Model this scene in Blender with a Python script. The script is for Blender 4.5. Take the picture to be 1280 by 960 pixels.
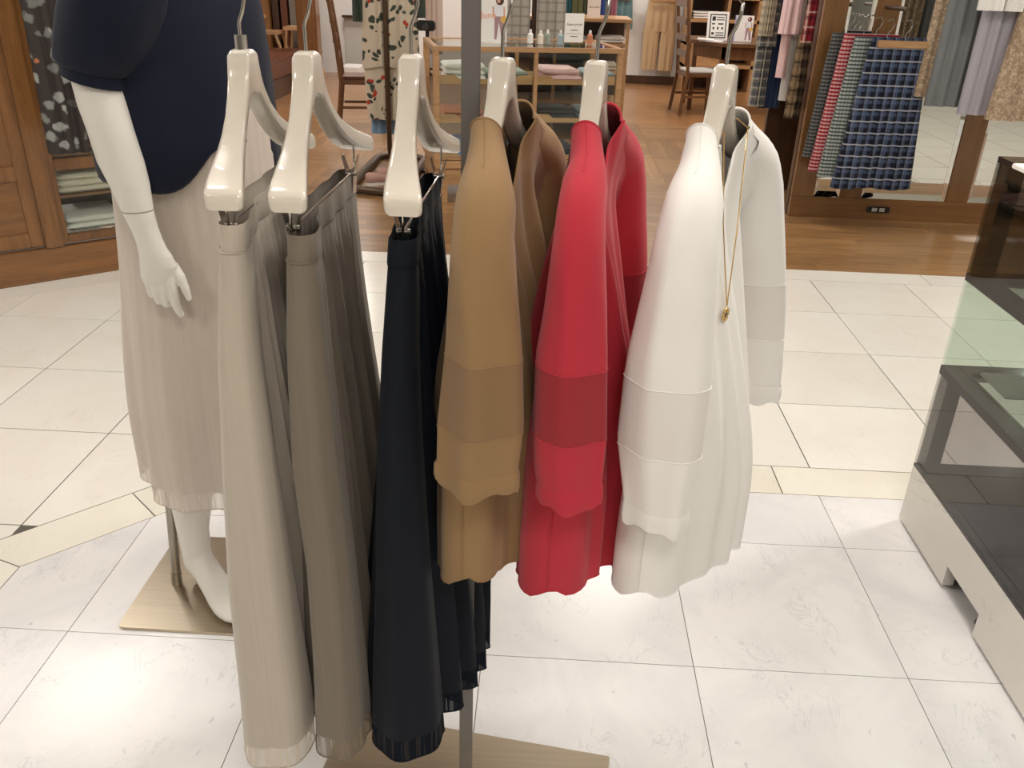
import bpy, bmesh, math, random
import numpy as np
from mathutils import Vector, Matrix

random.seed(7); rng = np.random.RandomState(7)
for o in list(bpy.data.objects): bpy.data.objects.remove(o)
SC = bpy.context.scene; COL = SC.collection

# ------------------------------------------------------------------ camera (calibrated on the 1280x960 frame)
FPX, CAMH = 1070.0, 1.5
_d = np.array([-70.0, 2170.0]); _L = np.hypot(*_d); PITCH = math.atan(FPX / _L); YAW = math.radians(1.9)
_fw = np.array([0, math.cos(PITCH), -math.sin(PITCH)]); _up = np.array([0, math.sin(PITCH), math.cos(PITCH)]); _rt = np.array([1., 0, 0])
_dx, _dy = _d / _L
_Y = np.array([[math.cos(YAW), -math.sin(YAW), 0], [math.sin(YAW), math.cos(YAW), 0], [0, 0, 1]])
CR, CU, CF = _Y @ (_dy * _rt - _dx * _up), _Y @ (_dx * _rt + _dy * _up), _Y @ _fw
CC = np.array([0, 0, CAMH])
def ray(x, y): return CF + (x - 640) / FPX * CR - (y - 480) / FPX * CU
def atz(x, y, z=0.0):
    v = ray(x, y); return CC + v * ((z - CAMH) / v[2])
def aty(x, y, Y):
    v = ray(x, y); return CC + v * (Y / v[1])
def proj(P):
    P = np.asarray(P, float) - CC; a = P @ CF
    return 640 + FPX * (P @ CR) / a, 480 - FPX * (P @ CU) / a
cam = bpy.data.cameras.new('camera'); cam.sensor_width = 36; cam.lens = FPX / 1280 * 36; cam.clip_start = .05; cam.clip_end = 100
camo = bpy.data.objects.new('camera', cam); COL.objects.link(camo)
camo.matrix_world = Matrix(((CR[0], CU[0], -CF[0], 0), (CR[1], CU[1], -CF[1], 0), (CR[2], CU[2], -CF[2], CAMH), (0, 0, 0, 1)))
SC.camera = camo
# ------------------------------------------------------------------ world, lamps, exposure
W = bpy.data.worlds.new('world'); SC.world = W; W.use_nodes = True
W.node_tree.nodes['Background'].inputs[0].default_value = (1.0, .97, .93, 1); W.node_tree.nodes['Background'].inputs[1].default_value = .42
def lamp(name, x, y, power, size, z=2.98, col=(1, .95, .89)):
    l = bpy.data.lights.new(name, 'AREA'); l.shape = 'DISK'; l.size = size; l.energy = power; l.color = col
    o = bpy.data.objects.new(name, l); COL.objects.link(o); o.location = (x, y, z); return o
for (x, y, p, s) in [(-3.0, 4.5, 70, .9), (.6, 5.7, 42, .9), (-4.7, 7.6, 80, .45), (-6.3, 10.8, 80, .45), (4.95, 12.1, 80, .5), (3.6, 7.6, 60, .45),
                     (-1.35, 2.1, 36, .6), (.75, 1.9, 44, .6), (2.5, 2.9, 45, .45), (-1.9, -.8, 40, .6), (.3, -.6, 40, .6), (2.3, -.6, 40, .6),
                     (-.9, 8.6, 70, .45), (1.6, 9.2, 70, .45), (-2.5, 11.4, 60, .45), (2.2, 11.9, 50, .45), (-.2, 12, 50, .45), (-4.4, 1.6, 100, .6), (4.6, 4.2, 60, .5), (0, -4.5, 70, .6), (3.5, -4.5, 70, .6)]:
    lamp('ceiling_downlight', x, y, p, s)
SC.view_settings.view_transform = 'Standard'; SC.view_settings.look = 'None'; SC.view_settings.gamma = 1; SC.view_settings.use_curve_mapping = False
SC.view_settings.exposure = -0.65
SC.cycles.use_denoising = True; SC.cycles.max_bounces = 8; SC.cycles.transparent_max_bounces = 16

# ------------------------------------------------------------------ helpers
class MB:
    def __init__(s): s.v, s.f = [], []
    def add(s, v, f):
        n = len(s.v); s.v += [tuple(map(float, p)) for p in v]; s.f += [tuple(i + n for i in q) for q in f]; return s
    def box(s, x0, x1, y0, y1, z0, z1, M=None):
        p = [(x, y, z) for z in (z0, z1) for y in (y0, y1) for x in (x0, x1)]
        if M is not None: p = [tuple(M @ Vector(q)) for q in p]
        return s.add(p, [(0, 2, 3, 1), (4, 5, 7, 6), (0, 1, 5, 4), (2, 6, 7, 3), (0, 4, 6, 2), (1, 3, 7, 5)])
    def prism(s, poly, z0, z1):
        n = len(poly); v = [(x, y, z0) for x, y in poly] + [(x, y, z1) for x, y in poly]
        return s.add(v, [tuple(range(n - 1, -1, -1)), tuple(range(n, 2 * n))] + [(i, (i + 1) % n, n + (i + 1) % n, n + i) for i in range(n)])
    def loft(s, rings, closed=True, cap0=False, cap1=False):
        n = len(rings[0]); v = [p for r in rings for p in r]; f = []
        for k in range(len(rings) - 1):
            for i in range(n if closed else n - 1):
                j = (i + 1) % n; f.append((k * n + i, k * n + j, (k + 1) * n + j, (k + 1) * n + i))
        if cap0: f.append(tuple(range(n - 1, -1, -1)))
        if cap1: f.append(tuple(range((len(rings) - 1) * n, len(rings) * n)))
        return s.add(v, f)
    def tube(s, pts, r, n=8, cap=True, flat=None):
        pts = [np.asarray(p, float) for p in pts]; m = len(pts); rs = r if hasattr(r, '__len__') else [r] * m
        up = None; rings = []
        for k in range(m):
            t = pts[min(k + 1, m - 1)] - pts[max(k - 1, 0)]; t = t / (np.linalg.norm(t) + 1e-9)
            if up is None:
                up = np.array([0, 0, 1.]) if abs(t[2]) < .9 else np.array([0, 1., 0])
            a = np.cross(up, t); a /= np.linalg.norm(a) + 1e-9; b = np.cross(t, a); up = b
            rings.append([pts[k] + rs[k] * (math.cos(q) * a + math.sin(q) * b) for q in np.linspace(0, 2 * math.pi, n, endpoint=False)])
        return s.loft(rings, True, cap, cap)
    def ring_tube(s, pts, r, n=6):
        pts = [np.asarray(p, float) for p in pts]; m = len(pts); v = []; f = []
        for k in range(m):
            t = pts[(k + 1) % m] - pts[k - 1]; t /= np.linalg.norm(t) + 1e-9
            up = np.array([0, 0, 1.]) if abs(t[2]) < .9 else np.array([0, 1., 0]); a = np.cross(up, t); a /= np.linalg.norm(a); b = np.cross(t, a)
            v += [pts[k] + r * (math.cos(q) * a + math.sin(q) * b) for q in np.linspace(0, 2 * math.pi, n, endpoint=False)]
        for k in range(m):
            for i in range(n): f.append((k * n + i, k * n + (i + 1) % n, ((k + 1) % m) * n + (i + 1) % n, ((k + 1) % m) * n + i))
        return s.add(v, f)
    def build(s, name, mat, parent=None, smooth=None, bevel=0, local=False, loc=None):
        return mkobj(name, s.v, s.f, mat, parent, smooth, bevel, local, loc)
def wm(o):
    M = Matrix.Identity(4)
    while o is not None: M = o.matrix_basis @ M; o = o.parent
    return M
def mkobj(name, v, f, mat, parent=None, smooth=None, bevel=0, local=False, loc=None):
    me = bpy.data.meshes.new(name); o = bpy.data.objects.new(name, me); COL.objects.link(o)
    V = np.array(v, float).reshape(-1, 3)
    if parent is not None:
        o.parent = parent
        if not local:
            Mi = np.array(wm(parent).inverted()); V = V @ Mi[:3, :3].T + Mi[:3, 3]
    elif not local:
        b = np.array(loc) if loc is not None else np.array([(V[:, 0].min() + V[:, 0].max()) / 2, (V[:, 1].min() + V[:, 1].max()) / 2, V[:, 2].min()])
        V = V - b; o.location = b
    me.from_pydata([tuple(p) for p in V], [], f)
    if bevel:
        bm = bmesh.new(); bm.from_mesh(me); bmesh.ops.bevel(bm, geom=[e for e in bm.edges if len(e.link_faces) == 2 and e.calc_face_angle(0) > .5], offset=bevel, segments=2, affect='EDGES', clamp_overlap=True); bm.to_mesh(me); bm.free()
    if smooth:
        me.polygons.foreach_set('use_smooth', [True] * len(me.polygons)); me.set_sharp_from_angle(angle=math.radians(smooth))
    if mat: me.materials.append(mat)
    return o
def tag(o, label=None, cat=None, group=None, kind=None):
    if label: o['label'] = label
    if cat: o['category'] = cat
    if group: o['group'] = group
    if kind: o['kind'] = kind
    return o
def thing(name, label, cat, loc=(0, 0, 0), rz=0, group=None):
    o = bpy.data.objects.new(name, None); COL.objects.link(o); o.location = loc; o.rotation_euler = (0, 0, rz); o.empty_display_size = .1
    return tag(o, label, cat, group)
def dup(root, loc, rz, label=None):
    r = root.copy(); COL.objects.link(r); r.location = loc; r.rotation_euler = (0, 0, rz)
    if label: r['label'] = label
    for ch in root.children:
        c = ch.copy(); COL.objects.link(c); c.parent = r
        for g in ch.children:
            d = g.copy(); COL.objects.link(d); d.parent = c
    return r
def remesh(o, voxel, smooth_it=4):
    m = o.modifiers.new('r', 'REMESH'); m.mode = 'VOXEL'; m.voxel_size = voxel; m.use_smooth_shade = True
    m2 = o.modifiers.new('s', 'SMOOTH'); m2.factor = .5; m2.iterations = smooth_it
    dg = bpy.context.evaluated_depsgraph_get(); me = bpy.data.meshes.new_from_object(o.evaluated_get(dg))
    old = o.data; mats = list(old.materials); o.modifiers.clear(); o.data = me; me.name = o.name
    if not me.materials:
        for k in mats: me.materials.append(k)
    me.polygons.foreach_set('use_smooth', [True] * len(me.polygons)); return o
def lin(c): c /= 255.; return c / 12.92 if c <= .04045 else ((c + .055) / 1.055) ** 2.4
def rgb(r, g, b): return (lin(r), lin(g), lin(b), 1)
def sfun(x): x = min(max(x, 0), 1); return x * x * (3 - 2 * x)
def interp(x, xs, ys): return float(np.interp(x, xs, ys))
def clip_poly(poly, a, b, c):      # keep a*x+b*y<=c
    out = []
    for i in range(len(poly)):
        p, q = poly[i], poly[(i + 1) % len(poly)]; dp, dq = a * p[0] + b * p[1] - c, a * q[0] + b * q[1] - c
        if dp <= 0: out.append(p)
        if (dp < 0) != (dq < 0) and abs(dp - dq) > 1e-12: t = dp / (dp - dq); out.append((p[0] + t * (q[0] - p[0]), p[1] + t * (q[1] - p[1])))
    return out

# ------------------------------------------------------------------ materials
class NT:
    def __init__(s, name):
        s.m = bpy.data.materials.new(name); s.m.use_nodes = True; s.t = s.m.node_tree; s.b = s.t.nodes['Principled BSDF']
    def n(s, typ, ins=None, **kw):
        k = s.t.nodes.new(typ)
        for a, b in kw.items(): setattr(k, a, b)
        for a, b in (ins or {}).items():
            if isinstance(b, bpy.types.NodeSocket): s.t.links.new(b, k.inputs[a])
            else: k.inputs[a].default_value = b
        return k
    def l(s, a, b): s.t.links.new(a, b)
    def mix(s, fac, a, b, blend='MIX'):
        k = s.t.nodes.new('ShaderNodeMix'); k.data_type = 'RGBA'; k.blend_type = blend
        for sock, val in ((k.inputs[0], fac), (k.inputs[6], a), (k.inputs[7], b)):
            if isinstance(val, bpy.types.NodeSocket): s.l(val, sock)
            else: sock.default_value = val
        return k.outputs[2]
    def math(s, op, a, b=0.0, c=0.0):
        k = s.t.nodes.new('ShaderNodeMath'); k.operation = op
        for i, val in enumerate((a, b, c)):
            if isinstance(val, bpy.types.NodeSocket): s.l(val, k.inputs[i])
            else: k.inputs[i].default_value = val
        return k.outputs[0]
    def ramp(s, fac, stops):
        k = s.t.nodes.new('ShaderNodeValToRGB'); s.l(fac, k.inputs[0]); e = k.color_ramp.elements
        while len(e) < len(stops): e.new(.5)
        for i, (p, c) in enumerate(stops): e[i].position = p; e[i].color = c if hasattr(c, '__len__') else (c, c, c, 1)
        return k.outputs[0]
    def coord(s, which='Object'):
        return s.t.nodes.new('ShaderNodeNewGeometry').outputs['Position'] if which == 'World' else s.t.nodes.new('ShaderNodeTexCoord').outputs[which]
    def noise(s, co, scale, detail=3, rough=.5, dist=0.0, stretch=None):
        if stretch: co = s.n('ShaderNodeVectorMath', {0: co, 1: stretch}, operation='MULTIPLY').outputs[0]
        return s.n('ShaderNodeTexNoise', {'Vector': co, 'Scale': scale, 'Detail': detail, 'Roughness': rough, 'Distortion': dist}).outputs['Fac']
    def bump(s, h, strength=.2, dist=.002):
        k = s.n('ShaderNodeBump', {'Strength': strength, 'Distance': dist, 'Height': h}); s.l(k.outputs[0], s.b.inputs['Normal'])
    def set(s, **kw):
        for a, b in kw.items():
            key = {'col': 'Base Color', 'rough': 'Roughness', 'metal': 'Metallic', 'spec': 'Specular IOR Level', 'coat': 'Coat Weight', 'coatr': 'Coat Roughness', 'sheen': 'Sheen Weight', 'sheenr': 'Sheen Roughness', 'alpha': 'Alpha', 'trans': 'Transmission Weight', 'ior': 'IOR', 'sss': 'Subsurface Weight'}[a]
            if isinstance(b, bpy.types.NodeSocket): s.l(b, s.b.inputs[key])
            else: s.b.inputs[key].default_value = b
        return s
def sc(c, k): return (c[0] * k, c[1] * k, c[2] * k, 1)
def plain(name, c, rough=.5, metal=0, spec=.5, var=.06, scale=14, coat=0):
    t = NT(name); f = t.noise(t.coord(), scale, 3)
    t.set(col=t.mix(f, sc(c, 1 - var), sc(c, 1 + var)), rough=rough, metal=metal, spec=spec, coat=coat); return t.m
def fabric(name, c, rough=.85, var=.05, weave=900, sheen=.15, bump=.12, streak=0):
    t = NT(name); co = t.coord(); f = t.noise(co, 7, 3); col = t.mix(f, sc(c, 1 - var), sc(c, 1 + var))
    if streak:
        g = t.noise(co, 260, 2, .6, 0, (1, 1, .012)); col = t.mix(t.math('MULTIPLY', g, streak), col, sc(c, .55))
    t.set(col=col, rough=rough, spec=.2, sheen=sheen, sheenr=.5); w = t.noise(co, weave, 1); t.bump(w, bump, .0006); return t.m
def wood(name, c1, c2, rough=.32, axis=(1, 14, 14), scale=2.2, rnd=.25, coat=.2, world=False):
    t = NT(name); co = t.coord('World' if world else 'Object'); r = t.n('ShaderNodeObjectInfo').outputs['Random']
    off = t.n('ShaderNodeVectorMath', {0: co, 1: t.n('ShaderNodeCombineXYZ', {'X': t.math('MULTIPLY', r, 37.), 'Y': t.math('MULTIPLY', r, 11.), 'Z': r}).outputs[0]}, operation='ADD').outputs[0]
    f = t.noise(off, scale, 5, .6, .6, axis); g = t.noise(off, scale * 9, 2, .6, 0, axis)
    f = t.math('MULTIPLY_ADD', g, .3, t.math('MULTIPLY', f, .8)); col = t.ramp(f, [(.3, c1), (.7, c2)])
    k = t.math('MULTIPLY_ADD', r, rnd * 2, 1 - rnd); col = t.mix(1.0, col, t.n('ShaderNodeCombineColor', {'Red': k, 'Green': k, 'Blue': k}).outputs[0], 'MULTIPLY')
    t.set(col=col, rough=rough, coat=coat, coatr=.15); t.bump(g, .05, .001); return t.m
def marble(name, base, vein, spot, rough=.1, scale=1.0):
    t = NT(name); co = t.coord('World'); r = t.n('ShaderNodeObjectInfo').outputs['Random']
    off = t.n('ShaderNodeVectorMath', {0: co, 1: t.n('ShaderNodeCombineXYZ', {'X': t.math('MULTIPLY', r, 23.), 'Y': t.math('MULTIPLY', r, 41.), 'Z': r}).outputs[0]}, operation='ADD').outputs[0]
    a = t.noise(off, 3.2 * scale, 6, .6, .8); c = t.mix(t.ramp(a, [(.42, 0), (.68, 1)]), base, vein)
    w = t.noise(off, 9 * scale, 4, .65, 1.6, (1, .45, 1)); ln = t.math('ABSOLUTE', t.math('SUBTRACT', w, .5)); m = t.ramp(ln, [(.0, 1), (.016, 0)])
    brk = t.ramp(t.noise(off, 6 * scale, 2), [(.5, 0), (.64, 1)]); c = t.mix(t.math('MULTIPLY', t.math('MULTIPLY', m, brk), .35), c, spot)
    sp = t.ramp(t.noise(off, 40 * scale, 2, .7, .5, (1, .55, 1)), [(.69, 0), (.76, 1)]); c = t.mix(t.math('MULTIPLY', sp, .45), c, spot)
    k = t.math('MULTIPLY_ADD', r, .07, .965); c = t.mix(1.0, c, t.n('ShaderNodeCombineColor', {'Red': k, 'Green': k, 'Blue': k}).outputs[0], 'MULTIPLY')
    t.set(col=c, rough=t.math('MULTIPLY_ADD', a, .08, rough), spec=.5); return t.m
def plaid(name, base, bands, px, pz, axisx='X', rough=.9, blur=.03):
    """bands: list of (colour, centre, halfwidth, strength, 'h'/'v'/'hv')"""
    t = NT(name); co = t.coord(); sp = t.n('ShaderNodeSeparateXYZ', {0: co}).outputs
    fx = t.math('FRACT', t.math('MULTIPLY_ADD', sp[axisx], 1 / px, 50)); fz = t.math('FRACT', t.math('MULTIPLY_ADD', sp['Z'], 1 / pz, 50)); c = base
    for (cc, ctr, hw, st, dr) in bands:
        for d, f in (('v', fx), ('h', fz)):
            if d in dr:
                k = t.math('ABSOLUTE', t.math('SUBTRACT', f, ctr)); m = t.ramp(k, [(max(hw - blur, 0), st), (hw + blur, 0)]); c = t.mix(m, c, cc)
    t.set(col=c, rough=rough, spec=.2, sheen=.1); w = t.noise(co, 500, 1); t.bump(w, .1, .001); return t.m
M = {}
M['marble'] = marble('white_marble', rgb(232, 230, 229), rgb(219, 217, 218), rgb(168, 170, 176), .2)
M['cream'] = marble('cream_marble', rgb(234, 231, 223), rgb(229, 224, 214), rgb(214, 207, 196), .16, .6)
M['border'] = marble('ivory_border_stone', rgb(233, 229, 217), rgb(227, 221, 207), rgb(212, 204, 188), .16, .7)
M['stone'] = marble('plinth_stone', rgb(222, 218, 210), rgb(210, 206, 198), rgb(160, 158, 155), .12, .5)
M['grout'] = plain('grout', rgb(96, 90, 82), .9)
M['plank'] = wood('oak_plank', rgb(112, 80, 48), rgb(166, 126, 82), .34, (1.2, 16, 16), 1.6, .2, .3)
M['oakfar'] = wood('oak_floor_far', rgb(126, 86, 52), rgb(164, 118, 76), .3, (1.2, 9, 9), 1.6, .0, .3)
M['wood'] = wood('cherry_wood', rgb(98, 64, 32), rgb(142, 97, 54), .3, (14, 14, 1.2), 1.8, .08, .3)
M['woodh'] = wood('cherry_wood_rail', rgb(98, 64, 32), rgb(142, 97, 54), .3, (1.2, 14, 14), 1.8, .08, .3)
M['pillar'] = wood('teak_stile', rgb(104, 72, 40), rgb(134, 97, 58), .3, (16, 16, .8), 1.4, .05, .3)
M['pillarh'] = wood('teak_rail', rgb(104, 70, 38), rgb(134, 95, 56), .3, (.8, 16, 16), 1.4, .05, .3)
M['lightwood'] = wood('light_oak', rgb(160, 118, 76), rgb(196, 156, 112), .35, (1.2, 14, 14), 2, .1, .15)
M['darkwood'] = wood('dark_walnut', rgb(50, 32, 20), rgb(78, 52, 34), .35, (14, 14, 1.2), 2, .1, .2)
M['chairwood'] = wood('brown_chair_wood', rgb(80, 52, 30), rgb(116, 78, 46), .35, (14, 14, 1.2), 2, .1, .2)
M['leather'] = plain('brown_panel', rgb(96, 54, 36), .35, var=.15, scale=3)
M['white'] = plain('white_paint', rgb(228, 226, 222), .6, var=.02)
M['ceil'] = plain('ceiling_paint', rgb(225, 222, 216), .8, var=.02)
M['greypaint'] = plain('grey_paint', rgb(186, 184, 178), .6, var=.03)
M['hanger'] = plain('ivory_gloss_plastic', rgb(214, 205, 192), .22, spec=.6, var=.03, scale=5, coat=.5)
M['chrome'] = plain('chrome', (.62, .6, .57, 1), .18, 1, var=.04)
M['steel'] = None
t = NT('brushed_steel'); co = t.coord(); g = t.noise(co, 120, 2, .6, 0, (1, 1, .02)); t.set(col=t.mix(g, rgb(140, 134, 124), rgb(172, 166, 156)), metal=1, rough=.34); M['steel'] = t.m
t = NT('brushed_plate'); co = t.coord(); g = t.noise(co, 120, 2, .6, 0, (.02, 1, 1)); t.set(col=t.mix(g, rgb(176, 164, 146), rgb(200, 188, 168)), metal=1, rough=.32); M['plate'] = t.m
M['polegrey'] = plain('grey_post_metal', rgb(120, 116, 112), .45, .6, var=.05)
M['bronze'] = plain('brown_tube_metal', rgb(92, 76, 60), .4, .5, var=.1)
M['black'] = plain('black_plastic', rgb(22, 20, 19), .4, var=.1)
M['blackgloss'] = plain('black_gloss_frame', rgb(34, 30, 28), .12, var=.05)
M['skin'] = plain('mannequin_white', rgb(226, 222, 214), .42, var=.015, scale=4)
M['gold'] = plain('gold', (.75, .5, .2, 1), .25, 1)
M['paper'] = plain('white_paper', rgb(238, 234, 230), .7, var=.01)
M['ink'] = plain('dark_ink', rgb(50, 52, 52), .7)
M['mirror'] = NT('mirror_glass').set(col=rgb(232, 234, 230), metal=1, rough=.015).m
t = NT('clear_glass'); tr = t.n('ShaderNodeBsdfTransparent', {'Color': rgb(249, 252, 250)}); gl = t.n('ShaderNodeBsdfGlossy', {'Color': (1, 1, 1, 1), 'Roughness': .01}); fr0 = t.n('ShaderNodeFresnel', {'IOR': 1.5}); fr = t.t.nodes.new('ShaderNodeMath'); fr.operation = 'MULTIPLY'; t.l(fr0.outputs[0], fr.inputs[0]); t.l(t.math('SUBTRACT', 1.0, t.n('ShaderNodeNewGeometry').outputs['Backfacing']), fr.inputs[1])
mx = t.n('ShaderNodeMixShader'); t.l(fr.outputs[0], mx.inputs[0]); t.l(tr.outputs[0], mx.inputs[1]); t.l(gl.outputs[0], mx.inputs[2]); t.l(mx.outputs[0], t.t.nodes['Material Output'].inputs[0]); M['glass'] = t.m
t = NT('counter_glass'); tr = t.n('ShaderNodeBsdfTransparent', {'Color': rgb(240, 246, 242)}); gl = t.n('ShaderNodeBsdfGlossy', {'Color': (1, 1, 1, 1), 'Roughness': .01}); fr0 = t.n('ShaderNodeFresnel', {'IOR': 1.5}); fr = t.t.nodes.new('ShaderNodeMath'); fr.operation = 'MULTIPLY'; t.l(fr0.outputs[0], fr.inputs[0]); t.l(t.math('SUBTRACT', 1.0, t.n('ShaderNodeNewGeometry').outputs['Backfacing']), fr.inputs[1])
mx = t.n('ShaderNodeMixShader'); t.l(fr.outputs[0], mx.inputs[0]); t.l(tr.outputs[0], mx.inputs[1]); t.l(gl.outputs[0], mx.inputs[2]); t.l(mx.outputs[0], t.t.nodes['Material Output'].inputs[0]); M['cglass'] = t.m
t = NT('pale_smoked_glass'); tr = t.n('ShaderNodeBsdfTransparent', {'Color': rgb(226, 225, 225)}); gl = t.n('ShaderNodeBsdfGlossy', {'Color': (1, 1, 1, 1), 'Roughness': .01}); fr0 = t.n('ShaderNodeFresnel', {'IOR': 1.5}); fr = t.t.nodes.new('ShaderNodeMath'); fr.operation = 'MULTIPLY'; t.l(fr0.outputs[0], fr.inputs[0]); t.l(t.math('SUBTRACT', 1.0, t.n('ShaderNodeNewGeometry').outputs['Backfacing']), fr.inputs[1])
mx = t.n('ShaderNodeMixShader'); t.l(fr.outputs[0], mx.inputs[0]); t.l(tr.outputs[0], mx.inputs[1]); t.l(gl.outputs[0], mx.inputs[2]); t.l(mx.outputs[0], t.t.nodes['Material Output'].inputs[0]); M['smoke2'] = t.m
t = NT('smoked_glass'); tr = t.n('ShaderNodeBsdfTransparent', {'Color': rgb(204, 203, 201)}); gl = t.n('ShaderNodeBsdfGlossy', {'Color': (1, 1, 1, 1), 'Roughness': .01}); fr0 = t.n('ShaderNodeFresnel', {'IOR': 1.5}); fr = t.t.nodes.new('ShaderNodeMath'); fr.operation = 'MULTIPLY'; t.l(fr0.outputs[0], fr.inputs[0]); t.l(t.math('SUBTRACT', 1.0, t.n('ShaderNodeNewGeometry').outputs['Backfacing']), fr.inputs[1])
mx = t.n('ShaderNodeMixShader'); t.l(fr.outputs[0], mx.inputs[0]); t.l(tr.outputs[0], mx.inputs[1]); t.l(gl.outputs[0], mx.inputs[2]); t.l(mx.outputs[0], t.t.nodes['Material Output'].inputs[0]); M['smoke'] = t.m
M['tan'] = fabric('tan_jersey', rgb(148, 118, 82)); M['tanband'] = fabric('tan_poplin_band', rgb(138, 109, 78), .75)
M['red'] = fabric('red_jersey', rgb(184, 48, 62)); M['redband'] = fabric('red_poplin_band', rgb(154, 42, 50), .75)
M['whitefab'] = fabric('white_jersey', rgb(236, 233, 229), var=.02); M['whiteband'] = fabric('white_poplin_band', rgb(228, 223, 219), .75, .02)
M['beige'] = fabric('beige_chiffon', rgb(192, 181, 167), .7, .04, streak=.35); M['taupe'] = fabric('taupe_chiffon', rgb(128, 117, 104), .7, .05, streak=.5); M['navys'] = fabric('navy_chiffon', rgb(13, 19, 30), .75, .1, streak=.4, sheen=.03)
M['navytop'] = fabric('navy_jersey', rgb(21, 26, 43), .8, .1, sheen=.05); M['mskirt'] = fabric('pale_pink_beige_chiffon', rgb(206, 194, 182), .7, .03, streak=.3)
def sheer(name, c, a):
    t = NT(name); co = t.coord(); g = t.noise(co, 190, 2, .5, 0, (1, 1, .01)); al = t.math('MULTIPLY_ADD', t.ramp(g, [(.42, 0), (.58, 1)]), .35, a)
    t.set(col=c, rough=.8, alpha=al, spec=.1); return t.m
M['beigesheer'] = sheer('beige_sheer_hem', rgb(206, 194, 178), .55); M['taupesheer'] = sheer('taupe_sheer_hem', rgb(128, 116, 102), .55); M['navysheer'] = sheer('navy_sheer_hem', rgb(14, 20, 30), .92); M['msheer'] = sheer('pink_beige_sheer_hem', rgb(214, 202, 190), .55)
# ================================================================== SETTING
floor = tag(MB().box(-7, 7, -.2, 9.6, -.06, -.002).build('floor', M['grout']), kind='structure')
def tile(poly, mat, name, gap=.0016):
    if len(poly) < 3: return
    c = np.mean(poly, axis=0); P = [np.array(p) for p in poly]
    ar = .5 * abs(sum(P[i][0] * P[i - 1][1] - P[i - 1][0] * P[i][1] for i in range(len(P))))
    if ar < .004: return
    # inset every edge by gap
    Q = poly
    for i in range(len(P)):
        a, b = P[i], P[(i + 1) % len(P)]; e = b - a; L = np.linalg.norm(e)
        if L < 1e-6: continue
        nrm = np.array([e[1], -e[0]]) / L
        if nrm @ (c - a) > 0: nrm = -nrm
        Q = clip_poly(Q, nrm[0], nrm[1], nrm @ a - gap)
        if len(Q) < 3: return
    o = MB().prism(Q, -.012, 0).build(name, mat, floor); return o
def rect(x0, x1, y0, y1): return [(x0, y0), (x1, y0), (x1, y1), (x0, y1)]
# white marble field inside the ivory border
wx = [-1.627 + .508 * k for k in range(10)]; wy = [.03, .54, 1.05, 1.56, 2.067, 2.34]
for i in range(len(wx) - 1):
    for j in range(len(wy) - 1):
        p = rect(wx[i], wx[i + 1], wy[j], wy[j + 1])
        p = clip_poly(p, -1, 0, 1.37); p = clip_poly(p, -1, 1, 3.158) if len(p) > 2 else p
        tile(p, M['marble'], 'marble_tile', .001)
# ivory border strips
xs = [-.85, -.2, .80, 1.8, 2.945]
for a, b in zip(xs, xs[1:]):
    p = rect(a, b, 2.34, 2.51)
    if a == -.85: p = [(-.818, 2.34), (b, 2.34), (b, 2.51), (-.88, 2.51)]
    tile(p, M['border'], 'border_tile', .002)
A, B, D_, E_ = np.array([-1.37, 1.788]), np.array([-.818, 2.34]), np.array([-1.54, 1.85]), np.array([-.88, 2.51])
for t0, t1 in ((0, .47), (.47, 1)):
    tile([tuple(A + (B - A) * t0), tuple(A + (B - A) * t1), tuple(D_ + (E_ - D_) * t1), tuple(D_ + (E_ - D_) * t0)], M['border'], 'border_tile', .002)
tile([(-1.37, .9), (-1.37, 1.788), (-1.54, 1.85), (-1.54, .9)], M['border'], 'border_tile', .002)
# cabinet line on the left (front foot of the plinth)
CA, CD = np.array([-2.643, 3.836]), np.array([math.cos(math.radians(39)), math.sin(math.radians(39))]); CN = np.array([CD[1], -CD[0]])   # CN points to the room
cabc = CN @ CA
# cream tiles around
cx = [-3.4, -2.92, -2.435, -1.95, -1.47, -.98, -.47, .0, .45, .93, 1.447, 1.95, 2.46, 2.96]
cy = [(.9, 1.47), (1.47, 1.97), (1.97, 2.51), (2.51, 2.985), (2.985, 3.498), (3.498, 4.0), (4.0, 4.483)]
for a, b in zip(cx, cx[1:]):
    for (c, d) in cy:
        g = .0022
        for part in ((0,) if c >= 2.5 else (1, 2)):
            p = rect(a, b, c, d)
            if part == 1: p = clip_poly(p, 0, -1, -1.85); p = clip_poly(p, 1, -1, -3.39) if len(p) > 2 else p
            if part == 2: p = clip_poly(p, 0, 1, 1.85); p = clip_poly(p, 1, 0, -1.54) if len(p) > 2 else p
            if len(p) > 2: p = clip_poly(p, -CN[0], -CN[1], -(cabc + .17))
            if len(p) > 2: tile(p, M['cream'], 'cream_tile', g if c != 3.498 else .0016)
tile([tuple(CA + CD * -.9 + CN * .17), tuple(CA + CD * 1.2 + CN * .17), tuple(CA + CD * 1.35), tuple(CA + CD * -.9)], M['cream'], 'border_tile', .002)
for a, b in zip([-2.0, -.6, .42, 1.2, 2.1], [-.6, .42, 1.2, 2.1, 2.96]): tile(rect(a, b, 4.483, 4.66), M['cream'], 'border_tile', .002)
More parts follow.
